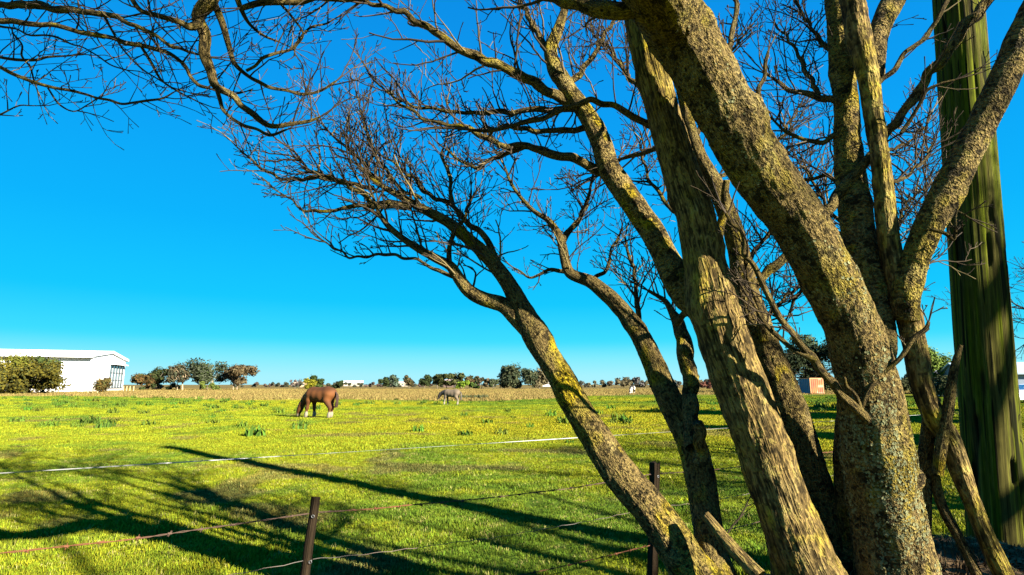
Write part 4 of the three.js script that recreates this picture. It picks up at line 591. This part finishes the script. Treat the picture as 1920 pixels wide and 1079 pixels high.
// px: middle; wpx, hpx: size in the photograph; ahead: distance
function leafTree(name, label, px, wpx, hpx, ahead, col, o = {}, group, category = 'tree') {
  const m = pxToM(ahead), w = wpx * m * 1.1, h = hpx * m * (o.bush ? 0.98 : 0.97), p = far(px, ahead), R = rng(treeSeed++), t = thing(name, label, category, p, group), y0 = (o.bare ?? 0.25) * h;
  const { mb, lobes } = crownGeo(R, w, h - y0, w * (o.deep ?? 0.9), y0, col, { leaf: Math.max(0.12, ahead * 0.0021), ...o, puff: (o.puff ?? 1) * 1.12 });
  const tm = new MB(), tc = o.trunkCol ?? [0.1, 0.08, 0.055], nt = o.trunks ?? 1;
  for (let k = 0; k < nt; k++) { const x = (R() - 0.5) * (nt > 1 ? w * 0.6 : 0.2), pts = [V(x, -0.2, 0), V(x + (R() - 0.5) * 0.3, h * 0.25, 0.1), V(x + (R() - 0.5) * w * 0.2, h * 0.55, 0), V(x + (R() - 0.5) * w * 0.3, h * 0.8, 0)], r = Math.max(0.06, h * 0.026) / Math.sqrt(nt); tm.tube(pts, [r * 1.3, r, r * 0.6, r * 0.25], 8, tc); for (const L of lobes) if (R() < 0.7) tm.tube([V(pts[1].x, h * (0.2 + 0.3 * R()), 0), V((pts[1].x + L[0]) / 2, mix(h * 0.3, L[1], 0.6), L[2] / 2), V(L[0], L[1], L[2])], [r * 0.5, r * 0.35, r * 0.12], 5, tc); }
  part(o.bush ? 'stems' : 'trunk', tm.geo(), trunkMat, t); part(o.bush ? 'foliage' : 'crown', mb.geo(), leafMat, t); return t;
}
const OLIVE = [0.042, 0.046, 0.014], DARK = [0.02, 0.028, 0.009], GREYG = [0.045, 0.052, 0.03], GOLD = [0.066, 0.056, 0.008], BROWN = [0.055, 0.038, 0.018], BRIGHT = [0.10, 0.15, 0.015], YEL = [0.1, 0.095, 0.008], BLUEG = [0.045, 0.06, 0.042];
// shrubs by the hangar
leafTree('golden_hedge_shrub', 'broad golden green clipped shrub in front of the white hangar', 42, 138, 62, 86, GOLD, { bush: true, bare: 0.0, shape: 'bush', leaves: 7000, lobes: 22, leaf: 0.2, col2: OLIVE, mix2: 0.25, puff: 0.8 }, null, 'shrub');
leafTree('conifer', 'dark green conifer behind the golden shrub, against the hangar wall', 82, 56, 82, 92, [0.035, 0.05, 0.013], { bare: 0.02, leaves: 3600, lobes: 14, leaf: 0.2, shape: 'cone', col2: GOLD, mix2: 0.2 });
leafTree('conifer', 'golden green conifer above the broad golden shrub', 28, 84, 80, 93, [0.08, 0.085, 0.012], { bare: 0.02, leaves: 4600, lobes: 16, leaf: 0.2, shape: 'round', col2: GOLD, mix2: 0.3 });
leafTree('round_shrub', 'small rusty brown shrub at the hangar corner', 188, 38, 32, 98, [0.085, 0.055, 0.014], { bush: true, bare: 0.0, shape: 'bush', leaves: 1800, lobes: 8, leaf: 0.18, col2: [0.05, 0.05, 0.015], mix2: 0.4 }, null, 'shrub');
// wood left of the brown horse
leafTree('broadleaf_tree', 'low orange brown tree nearest the hangar end', 265, 36, 30, 150, [0.058, 0.034, 0.012], { bare: 0.1, leaves: 1200, lobes: 7, col2: OLIVE });
leafTree('broadleaf_tree', 'dark green tree behind the pale-stemmed gum', 297, 44, 42, 155, DARK, { bare: 0.15, leaves: 1800, lobes: 9, col2: OLIVE });
leafTree('gum_tree', 'pale-stemmed gum tree with open brownish crown', 330, 52, 52, 148, [0.055, 0.042, 0.022], { bare: 0.3, trunks: 3, trunkCol: [0.34, 0.25, 0.15], leaves: 1500, lobes: 9, col2: GREYG, mix2: 0.4 });
leafTree('gum_tree', 'tallest grey green gum tree in the wood by the hangar', 382, 62, 56, 152, GREYG, { bare: 0.12, trunks: 2, trunkCol: [0.2, 0.16, 0.1], leaves: 2600, lobes: 13, col2: DARK, mix2: 0.35 });
leafTree('low_bush', 'bright green low bush under the tallest gum', 390, 40, 16, 146, [0.06, 0.075, 0.015], { bush: true, bare: 0, shape: 'bush', leaves: 700, lobes: 6 }, null, 'shrub');
leafTree('broadleaf_tree', 'round russet brown tree ending the wood beside the hangar', 440, 60, 46, 150, BROWN, { bare: 0.22, trunks: 2, trunkCol: [0.22, 0.16, 0.1], leaves: 2600, lobes: 12, col2: [0.09, 0.07, 0.035], mix2: 0.4 });
leafTree('low_bush', 'dark low scrub under the russet tree', 300, 70, 14, 152, DARK, { bush: true, bare: 0, shape: 'bush', leaves: 900, lobes: 9 }, null, 'shrub');
// shrubs behind the brown horse
leafTree('round_shrub', 'bright yellow flowering bush above the brown horse', 584, 20, 20, 170, YEL, { bush: true, bare: 0, shape: 'bush', leaves: 900, lobes: 6 }, null, 'shrub');
leafTree('round_shrub', 'dark green dome-shaped tree behind the yellow bush', 592, 24, 26, 180, [0.03, 0.045, 0.012], { bush: true, bare: 0, shape: 'bush', leaves: 1000, lobes: 6 }, null, 'shrub');
leafTree('low_bush', 'dark bush just right of the brown horse beyond the dry grass', 628, 34, 15, 190, DARK, { bush: true, bare: 0, shape: 'bush', leaves: 700, lobes: 6 }, null, 'shrub');
leafTree('broadleaf_tree', 'thin purplish bare tree left of the yellow bush', 553, 26, 18, 210, [0.09, 0.07, 0.065], { bare: 0.3, leaves: 260, lobes: 6, leaf: 0.2 });
// farm trees behind the grey horse
[[722, 18, 20, DARK, 'small dark tree at the end of the farm windbreak'], [738, 20, 24, BLUEG, 'bluish tree beside the long pale farm shed'], [767, 18, 26, BROWN, 'slim brown tree right of the long pale farm shed'], [796, 24, 27, DARK, 'dark round tree with several trunks behind the grey horse'], [820, 26, 26, OLIVE, 'olive tree in the windbreak behind the grey horse'], [838, 22, 28, OLIVE, 'olive windbreak tree left of the tallest one'], [856, 26, 36, [0.05, 0.05, 0.018], 'tallest tree of the windbreak behind the grey horse'], [880, 24, 25, BROWN, 'brownish windbreak tree right of the tallest one'], [903, 28, 22, [0.08, 0.06, 0.035], 'thin brown tree near the end of the windbreak'], [925, 18, 18, GREYG, 'small grey tree next to the big dark evergreen']].forEach(([px, w, h, c, l]) => leafTree('windbreak_tree', l, px, w, h, 230, c, { bare: 0.2, leaves: 850, lobes: 8, col2: DARK, mix2: 0.3 }, 'trees of the farm windbreak'));
leafTree('round_shrub', 'bright green bush beside the pinkish farm shed', 868, 24, 15, 215, BRIGHT, { bush: true, bare: 0, shape: 'bush', leaves: 700, lobes: 6 }, null, 'shrub');
leafTree('round_shrub', 'mid green bush right of the bright bush', 890, 22, 11, 215, [0.06, 0.1, 0.02], { bush: true, bare: 0, shape: 'bush', leaves: 600, lobes: 6 }, null, 'shrub');
leafTree('evergreen_tree', 'big dense dark evergreen tree standing alone on the horizon', 968, 66, 48, 205, [0.045, 0.05, 0.024], { bare: 0.02, leaves: 4200, lobes: 18, col2: [0.025, 0.035, 0.018], mix2: 0.45, puff: 0.85 });
leafTree('broadleaf_tree', 'pale brown tree right behind the big dark evergreen', 1012, 36, 36, 210, [0.09, 0.075, 0.04], { bare: 0.1, leaves: 1500, lobes: 9 });
// far hedges
{ const R = rng(71); let k = 0; const hedgeLabels = ['low dark hedge on the horizon beyond the dry grass'];
  for (let px = 470; px < 1440; px += 24 + 16 * R()) { const gap = px > 930 && px < 1040; if (gap) continue; const right = px > 1040; leafTree('hedge_clump', right ? 'brownish far hedge clump beyond the dry field' : hedgeLabels[0], px, 44 + 20 * R(), right ? 12 + 7 * R() : 7 + 4 * R(), right ? 300 : 330, right ? [[0.085, 0.065, 0.04], [0.05, 0.045, 0.03], [0.1, 0.085, 0.045]][k++ % 3] : [[0.04, 0.045, 0.03], [0.07, 0.05, 0.04], [0.035, 0.04, 0.025]][k++ % 3], { bush: true, bare: 0, shape: 'bush', leaves: 600, lobes: 8, leaf: 0.5 }, right ? 'hedge clumps beyond the dry field' : 'low hedge clumps on the horizon', 'hedge'); } }
leafTree('broadleaf_tree', 'olive tree rising out of the brownish far hedge', 1170, 34, 22, 290, [0.09, 0.075, 0.04], { bare: 0.2, leaves: 700, lobes: 7, leaf: 0.5 });
leafTree('broadleaf_tree', 'grey tree beside the olive one in the far hedge', 1196, 20, 20, 290, [0.07, 0.065, 0.06], { bare: 0.2, leaves: 500, lobes: 6, leaf: 0.5 });
leafTree('norfolk_pine', 'slim lone conifer on the skyline between the stems', 1309, 12, 28, 280, [0.02, 0.04, 0.025], { bare: 0.1, shape: 'cone', leaves: 700, lobes: 9, leaf: 0.35 });
leafTree('low_bush', 'reddish scrub right of the lone conifer', 1336, 46, 18, 200, [0.11, 0.045, 0.03], { bush: true, bare: 0, shape: 'bush', leaves: 800, lobes: 8 }, null, 'shrub');
// right-hand side
leafTree('macrocarpa_tree', 'black green macrocarpa mass behind the orange and blue container', 1512, 170, 96, 104, [0.016, 0.022, 0.009], { bare: 0.0, leaves: 9000, lobes: 30, leaf: 0.26, puff: 0.8, trunks: 3 });
leafTree('gum_tree', 'open gum tree top above the macrocarpa mass', 1518, 52, 114, 112, [0.05, 0.06, 0.025], { bare: 0.62, leaves: 900, lobes: 9, leaf: 0.24, trunkCol: [0.16, 0.14, 0.1] });
leafTree('broadleaf_tree', 'bright green leafy tree beside the small white hut', 1752, 66, 102, 72, [0.085, 0.12, 0.02], { bare: 0.2, leaves: 3200, lobes: 16, leaf: 0.16, puff: 0.8 });
leafTree('low_bush', 'dark bush between the white hut and the pole', 1772, 50, 50, 64, [0.03, 0.035, 0.014], { bush: true, bare: 0, shape: 'bush', leaves: 1500, lobes: 9, leaf: 0.14 }, null, 'shrub');
leafTree('low_bush', 'dark scrub behind the big trunk near the white hut', 1690, 90, 42, 90, [0.03, 0.034, 0.014], { bush: true, bare: 0, shape: 'bush', leaves: 1800, lobes: 10, leaf: 0.2 }, null, 'shrub');
// trees out of view on the right whose shade lies across the paddock
for (const [x, z, h, w] of [[26, -20.5, 11, 6], [27, -16, 12, 6], [34, -22, 12, 7], [21, -8, 9, 4]]) { const t = thing('shelter_tree', 'tall evergreen shelter tree right of the paddock, shading the grass', 'tree', V(x, 0, z), 'shelter trees right of the paddock'), R = rng(treeSeed++), { mb } = crownGeo(R, w, h * 0.7, w, h * 0.3, DARK, { leaves: 2600, lobes: 12, leaf: 0.22 }), tm = new MB(); tm.tube([V(0, -0.2, 0), V(0.1, h * 0.4, 0), V(0, h * 0.85, 0.1)], [0.3, 0.22, 0.06], 10, [0.1, 0.08, 0.055]); part('trunk', tm.geo(), trunkMat, t); part('crown', mb.geo(), leafMat, t); }

// ------------------------------------------------------------------ white hangar
{
  const C = far(167, 109), bear = -22.5 * Math.PI / 180, o = thing('hangar', 'long white hangar with overhanging roof and glazed end wall', 'building', C);
  o.rotation.y = -bear;                                      // local -z recedes along the end wall, local -x runs along the long wall
  const white = mat(0.6, 0.61, 0.6, 0.7), soffit = mat(0.6, 0.61, 0.6, 0.7), conc = mat(0.42, 0.39, 0.36, 0.9), frame = mat(0.06, 0.07, 0.08, 0.6), glass = new THREE.MeshPhysicalMaterial({ color: new THREE.Color().setRGB(0.1, 0.13, 0.14), roughness: 0.12 }), lineM = mat(0.16, 0.17, 0.17, 0.8);
  const Lg = 62, D = 26, eave = 6.9, ridge = 8.3;
  const walls = part('wall', box(-Lg, 0, 0.9, eave, -D, 0), white, o);
  part('plinth', box(-Lg - 0.05, 0.06, -0.2, 0.9, -D - 0.05, 0.06), conc, o);
  const sh = new THREE.Shape(); sh.moveTo(0, eave); sh.lineTo(-D, eave); sh.lineTo(-D / 2, ridge - 0.35); sh.closePath();
  part('gable', new THREE.ExtrudeGeometry(sh, { depth: Lg, bevelEnabled: false }).rotateY(-Math.PI / 2).applyMatrix4(new THREE.Matrix4().makeScale(1, 1, 1)), white, o).geometry.computeVertexNormals();
  // roof: two slopes with deep eaves, and a fascia round the end
  const roof = new MB(), ov = 1.3, e0 = eave - 0.1, th = 0.5; const slope = (z0, y0, z1, y1) => { const a = V(-Lg, y0, z0), b = V(0.35, y0, z0), c = V(0.35, y1, z1), d = V(-Lg, y1, z1), dn = V(0, -th, 0), lo = [a, b, c, d].map((v) => v.clone().add(dn)), w = [1, 1, 1]; roof.quad(a, b, c, d, w); roof.quad(lo[3], lo[2], lo[1], lo[0], w); roof.quad(lo[0], lo[1], b, a, w); roof.quad(lo[1], lo[2], c, b, w); roof.quad(lo[2], lo[3], d, c, w); roof.quad(lo[3], lo[0], a, d, w); };
  slope(ov, eave + 0.35, -D / 2, ridge + 0.3); slope(-D / 2, ridge + 0.3, -D - 1.2, eave + 0.45);
  const rf = part('roof', roof.geo(), mat(0.8, 0.8, 0.8, 0.5), o); rf.material.vertexColors = false;
  part('soffit', box(-Lg, 0.3, eave - 0.22, eave - 0.16, 0.03, ov - 0.05), soffit, rf);
  part('gutter', box(-Lg, 0.37, eave - 0.3, eave - 0.1, ov, ov + 0.16), mat(0.7, 0.7, 0.7, 0.5), rf);
  for (let k = 0; k < 4; k++) part('wall_joint', box(0.0, 0.03, 0.9, eave, -1.6 - k * 2.6 - 0.05, -1.6 - k * 2.6), lineM, walls);
  for (let k = 0; k < 8; k++) part('wall_joint', box(-2.2 - k * 7.2 - 0.06, -2.2 - k * 7.2, 0.9, 3.3, 0, 0.03), lineM, walls);
  part('wall_rail', box(-Lg, 0, 3.3, 3.36, 0.0, 0.05), lineM, walls);
  const win = new THREE.Group(); win.name = 'window'; o.add(win); const z0 = -12.5, z1 = -24.5, y0 = 0.8, y1 = 5.6;
  for (let c = 0; c < 5; c++) for (let r = 0; r < 3; r++) { const za = mix(z0, z1, c / 5), zb = mix(z0, z1, (c + 1) / 5), ya = mix(y0, y1, r / 3), yb = mix(y0, y1, (r + 1) / 3); part('pane', box(0.04, 0.07, ya + 0.06, yb - 0.06, zb + 0.1, za - 0.1), glass, win); }
  for (let c = 0; c <= 5; c++) { const z = mix(z0, z1, c / 5); part('mullion', box(0.03, 0.17, y0, y1 - 0.01, z - 0.1, z + 0.1), mat(0.3, 0.31, 0.31, 0.6), win); }
  for (let r = 0; r <= 3; r++) { const y = mix(y0, y1, r / 3); part('transom', box(0.025, 0.155, y - 0.08, y + 0.08, z1 - 0.12, z0 + 0.12), frame, win); }
  part('canopy', box(0.03, 0.9, y1 + 0.12, y1 + 0.4, z1 - 0.2, z0 + 0.2), white, o);
  // pale stakes along the paddock edge
  const stake = mat(0.42, 0.32, 0.16, 0.9);
  [[166, 96], [175, 97], [184, 97], [232, 118], [238, 119], [244, 119], [251, 120]].forEach(([px, ah], i) => { const q = thing('stake', i < 3 ? 'pale wooden stake beside the rusty shrub at the hangar' : 'pale wooden stake between the hangar end and the wood', 'stake', far(px, ah), i < 3 ? 'stakes by the rusty shrub' : 'stakes by the hangar end'); const g = new THREE.CylinderGeometry(0.06, 0.09, 1.25, 7, 4); g.translate(0, 0.55, 0); part('stake_shaft', g, stake, q); });
}
// ------------------------------------------------------------------ farm buildings
function farmShed(name, label, px, ahead, w, h, d, turn, wallM, roofM, rise, extra) {
  const o = thing(name, label, 'building', far(px, ahead)); o.rotation.y = turn;
  part('wall', box(-w / 2, w / 2, -0.1, h, -d, 0), wallM, o);
  const rm = new MB(), W = w / 2 + 0.3, w1 = [1, 1, 1], q = (y0, z0, y1, z1) => { const a = [V(-W, y0, z0), V(W, y0, z0), V(W, y1, z1), V(-W, y1, z1)], b = a.map((v) => v.clone().add(V(0, 0.18, 0))); rm.quad(b[0], b[1], b[2], b[3], w1); rm.quad(a[3], a[2], a[1], a[0], w1); rm.quad(a[0], a[1], b[1], b[0], w1); rm.quad(a[1], a[2], b[2], b[1], w1); rm.quad(a[2], a[3], b[3], b[2], w1); rm.quad(a[3], a[0], b[0], b[3], w1); };
  q(h, 0.4, h + rise, -d / 2); q(h + rise, -d / 2, h, -d - 0.4); part('roof', rm.geo(), roofM, o);
  const gs = new THREE.Shape(); gs.moveTo(0.02, h); gs.lineTo(-d - 0.02, h); gs.lineTo(-d / 2, h + rise); gs.closePath(); const gg = new THREE.ExtrudeGeometry(gs, { depth: w - 0.02, bevelEnabled: false }); gg.rotateY(-Math.PI / 2); gg.translate(w / 2 - 0.01, 0, 0); part('gable', gg, wallM, o);
  const gl = mat(0.03, 0.035, 0.04, 0.2); for (let k = 0; k < (extra?.windows ?? 2); k++) { const x = -w / 2 + w * (k + 0.7) / ((extra?.windows ?? 2) + 0.6); const wd = part('window', box(x - 0.6, x + 0.6, h * 0.42, h * 0.82, -0.02, 0.05), gl, o); part('window_frame', mergeGeometries([box(x - 0.7, x + 0.7, h * 0.82, h * 0.86, 0, 0.08), box(x - 0.7, x + 0.7, h * 0.38, h * 0.42, 0, 0.09)]), mat(0.7, 0.7, 0.68), wd); }
  part('door', box(w * 0.36, w * 0.36 + 0.95, -0.05, 2.05, -0.02, 0.06), mat(0.15, 0.12, 0.09), o); return o;
}
const pale = mat(0.3, 0.25, 0.19), roofPale = mat(0.4, 0.33, 0.28, 0.7), pink = mat(0.3, 0.19, 0.13), tin = mat(0.5, 0.5, 0.52, 0.5);
farmShed('farmhouse', 'white-roofed farmhouse right of the dark bush beyond the brown horse', 662, 520, 17, 3.0, 8, 0.2, pale, mat(0.75, 0.72, 0.68, 0.6), 1.8, { windows: 4 });
farmShed('farm_shed', 'long pale farm shed in front of the small windbreak trees', 746, 420, 13, 2.6, 7, 0.1, pale, roofPale, 1.2, { windows: 3 });
farmShed('farm_shed', 'pinkish farm shed behind the grey horse', 843, 300, 8, 3.0, 6, -0.5, pink, mat(0.5, 0.35, 0.3, 0.6), 1.1, { windows: 1 });
farmShed('farm_shed', 'low brown hut left of the yellow bush', 564, 330, 9, 2.2, 5, 0.15, mat(0.35, 0.22, 0.12), mat(0.42, 0.3, 0.2), 0.7, { windows: 2 });
farmShed('farmhouse', 'grey-roofed house peeping out right of the pale brown tree', 1026, 420, 10, 3, 7, 0.1, mat(0.5, 0.45, 0.4), tin, 1.4, { windows: 2 });
farmShed('garden_hut', 'small white hut behind the leaning forked tree', 1746, 78, 2.4, 2.6, 2.6, -0.9, mat(0.78, 0.76, 0.78), mat(0.7, 0.7, 0.72, 0.5), 0.7, { windows: 1 });
farmShed('farm_shed', 'blue grey shed seen past the right edge of the pole', 1940, 62, 12, 2.6, 8, -0.35, mat(0.18, 0.22, 0.28), mat(0.3, 0.38, 0.46, 0.5), 1.3, { windows: 2 });
// orange and blue shipping container
{
  const p = far(1532, 88), o = thing('shipping_container', 'rusty orange and blue container under the dark macrocarpa trees', 'container', p); o.rotation.y = 0.2; o.scale.set(0.74, 1, 0.74); const h = 2.5;
  const orange = new THREE.MeshStandardMaterial({ roughness: 0.7, vertexColors: true }), blue = mat(0.05, 0.13, 0.18, 0.8);
  part('frame', mergeGeometries([box(-1.6, 1.6, -0.05, 0.12, -3.4, 0), box(-1.6, 1.6, h - 0.12, h, -3.4, 0), box(-1.62, -1.48, 0.12, h - 0.12, -0.13, 0.01), box(1.48, 1.62, 0.12, h - 0.12, -0.13, 0.01)]), mat(0.35, 0.16, 0.05, 0.7), o);
  const strip = (n, put, m, name, mk) => { for (let k = 0; k < n; k++) part(name, put(k), m, o); };
  const rustG = (g) => { const a = g.attributes.position, c = []; for (let i = 0; i < a.count; i++) { const n = noise(a.getX(i) * 1.5, a.getY(i) * 2, a.getZ(i) * 1.5), w = smooth(0.25, 0.5, noise(a.getX(i) * 1.1 + 4, a.getY(i) * 1.6 + 2, 3)); const q = [0.25 + 0.06 * n, 0.058 + 0.03 * n, 0.002]; c.push(...q.map((v, k) => mix(v, [0.34, 0.3, 0.2][k], w * 0.7))); } g.setAttribute('color', new THREE.Float32BufferAttribute(c, 3)); return g; };
  strip(12, (k) => { const x = -1.47 + k * 0.245; const g = new THREE.BoxGeometry(0.235, h - 0.24, 0.06, 1, 8, 1); g.translate(x + 0.12, h / 2, k % 2 ? -0.02 : -0.07); return rustG(g); }, orange, 'panel');
  strip(13, (k) => { const z = -0.14 - k * 0.25; return box(-1.6 + (k % 2 ? 0.0 : 0.05), -1.52 + (k % 2 ? 0 : 0.05), 0.12, h - 0.12, z - 0.24, z); }, blue, 'panel');
  part('body', box(-1.5, 1.58, 0.12, h - 0.13, -3.38, -0.12), mat(0.3, 0.15, 0.06), o);
}
// white parked car partly behind the pole
{
  const p = far(1925, 47), o = thing('parked_car', 'white car parked in front of the blue grey shed, half behind the pole', 'car', p); o.rotation.y = 0.25;
  const sh = new THREE.Shape(); [[-2.1, 0.35], [-2.15, 0.75], [-1.95, 0.92], [-1.0, 1.0], [-0.45, 1.42], [0.95, 1.46], [1.6, 1.05], [2.1, 0.98], [2.15, 0.5], [2.05, 0.32]].forEach(([x, y], i) => i ? sh.lineTo(x, y) : sh.moveTo(x, y)); sh.closePath();
  const g = new THREE.ExtrudeGeometry(sh, { depth: 1.5, bevelEnabled: true, bevelThickness: 0.1, bevelSize: 0.08, bevelSegments: 3 }); g.translate(0, 0, -0.75); part('body', g, mat(0.72, 0.72, 0.72, 0.3), o);
  const gl = mat(0.03, 0.035, 0.04, 0.1); for (const s of [-1, 1]) { const ws = new THREE.Shape(); [[-0.8, 1.0], [-0.38, 1.36], [0.9, 1.4], [1.35, 1.05]].forEach(([x, y], i) => i ? ws.lineTo(x, y) : ws.moveTo(x, y)); ws.closePath(); const wg = new THREE.ExtrudeGeometry(ws, { depth: 0.02, bevelEnabled: false }); wg.translate(0, 0, s > 0 ? 0.845 : -0.865); part('window', wg, gl, o); }
  for (const x of [-1.35, 1.35]) for (const s of [-1, 1]) { const w = part('wheel', new THREE.CylinderGeometry(0.32, 0.32, 0.2, 24).rotateX(Math.PI / 2).translate(x, 0.32, s * 0.78), mat(0.02, 0.02, 0.02, 0.8), o); part('rim', new THREE.CylinderGeometry(0.19, 0.19, 0.02, 16).rotateX(Math.PI / 2).translate(x, 0.32, s * 0.885), mat(0.5, 0.5, 0.52, 0.3, { metalness: 0.7 }), w); }
  for (const s of [-1, 1]) { part('headlight', box(-2.27, -2.16, 0.68, 0.82, s * 0.6 - 0.18, s * 0.6 + 0.18), mat(0.8, 0.8, 0.8, 0.1), o); part('tail_light', box(2.17, 2.27, 0.72, 0.88, s * 0.62 - 0.14, s * 0.62 + 0.14), mat(0.4, 0.02, 0.02, 0.3), o); }
}

scene.traverse((o) => { if (o.isMesh) { o.castShadow = true; o.receiveShadow = true; } });
renderer.render(scene, camera);
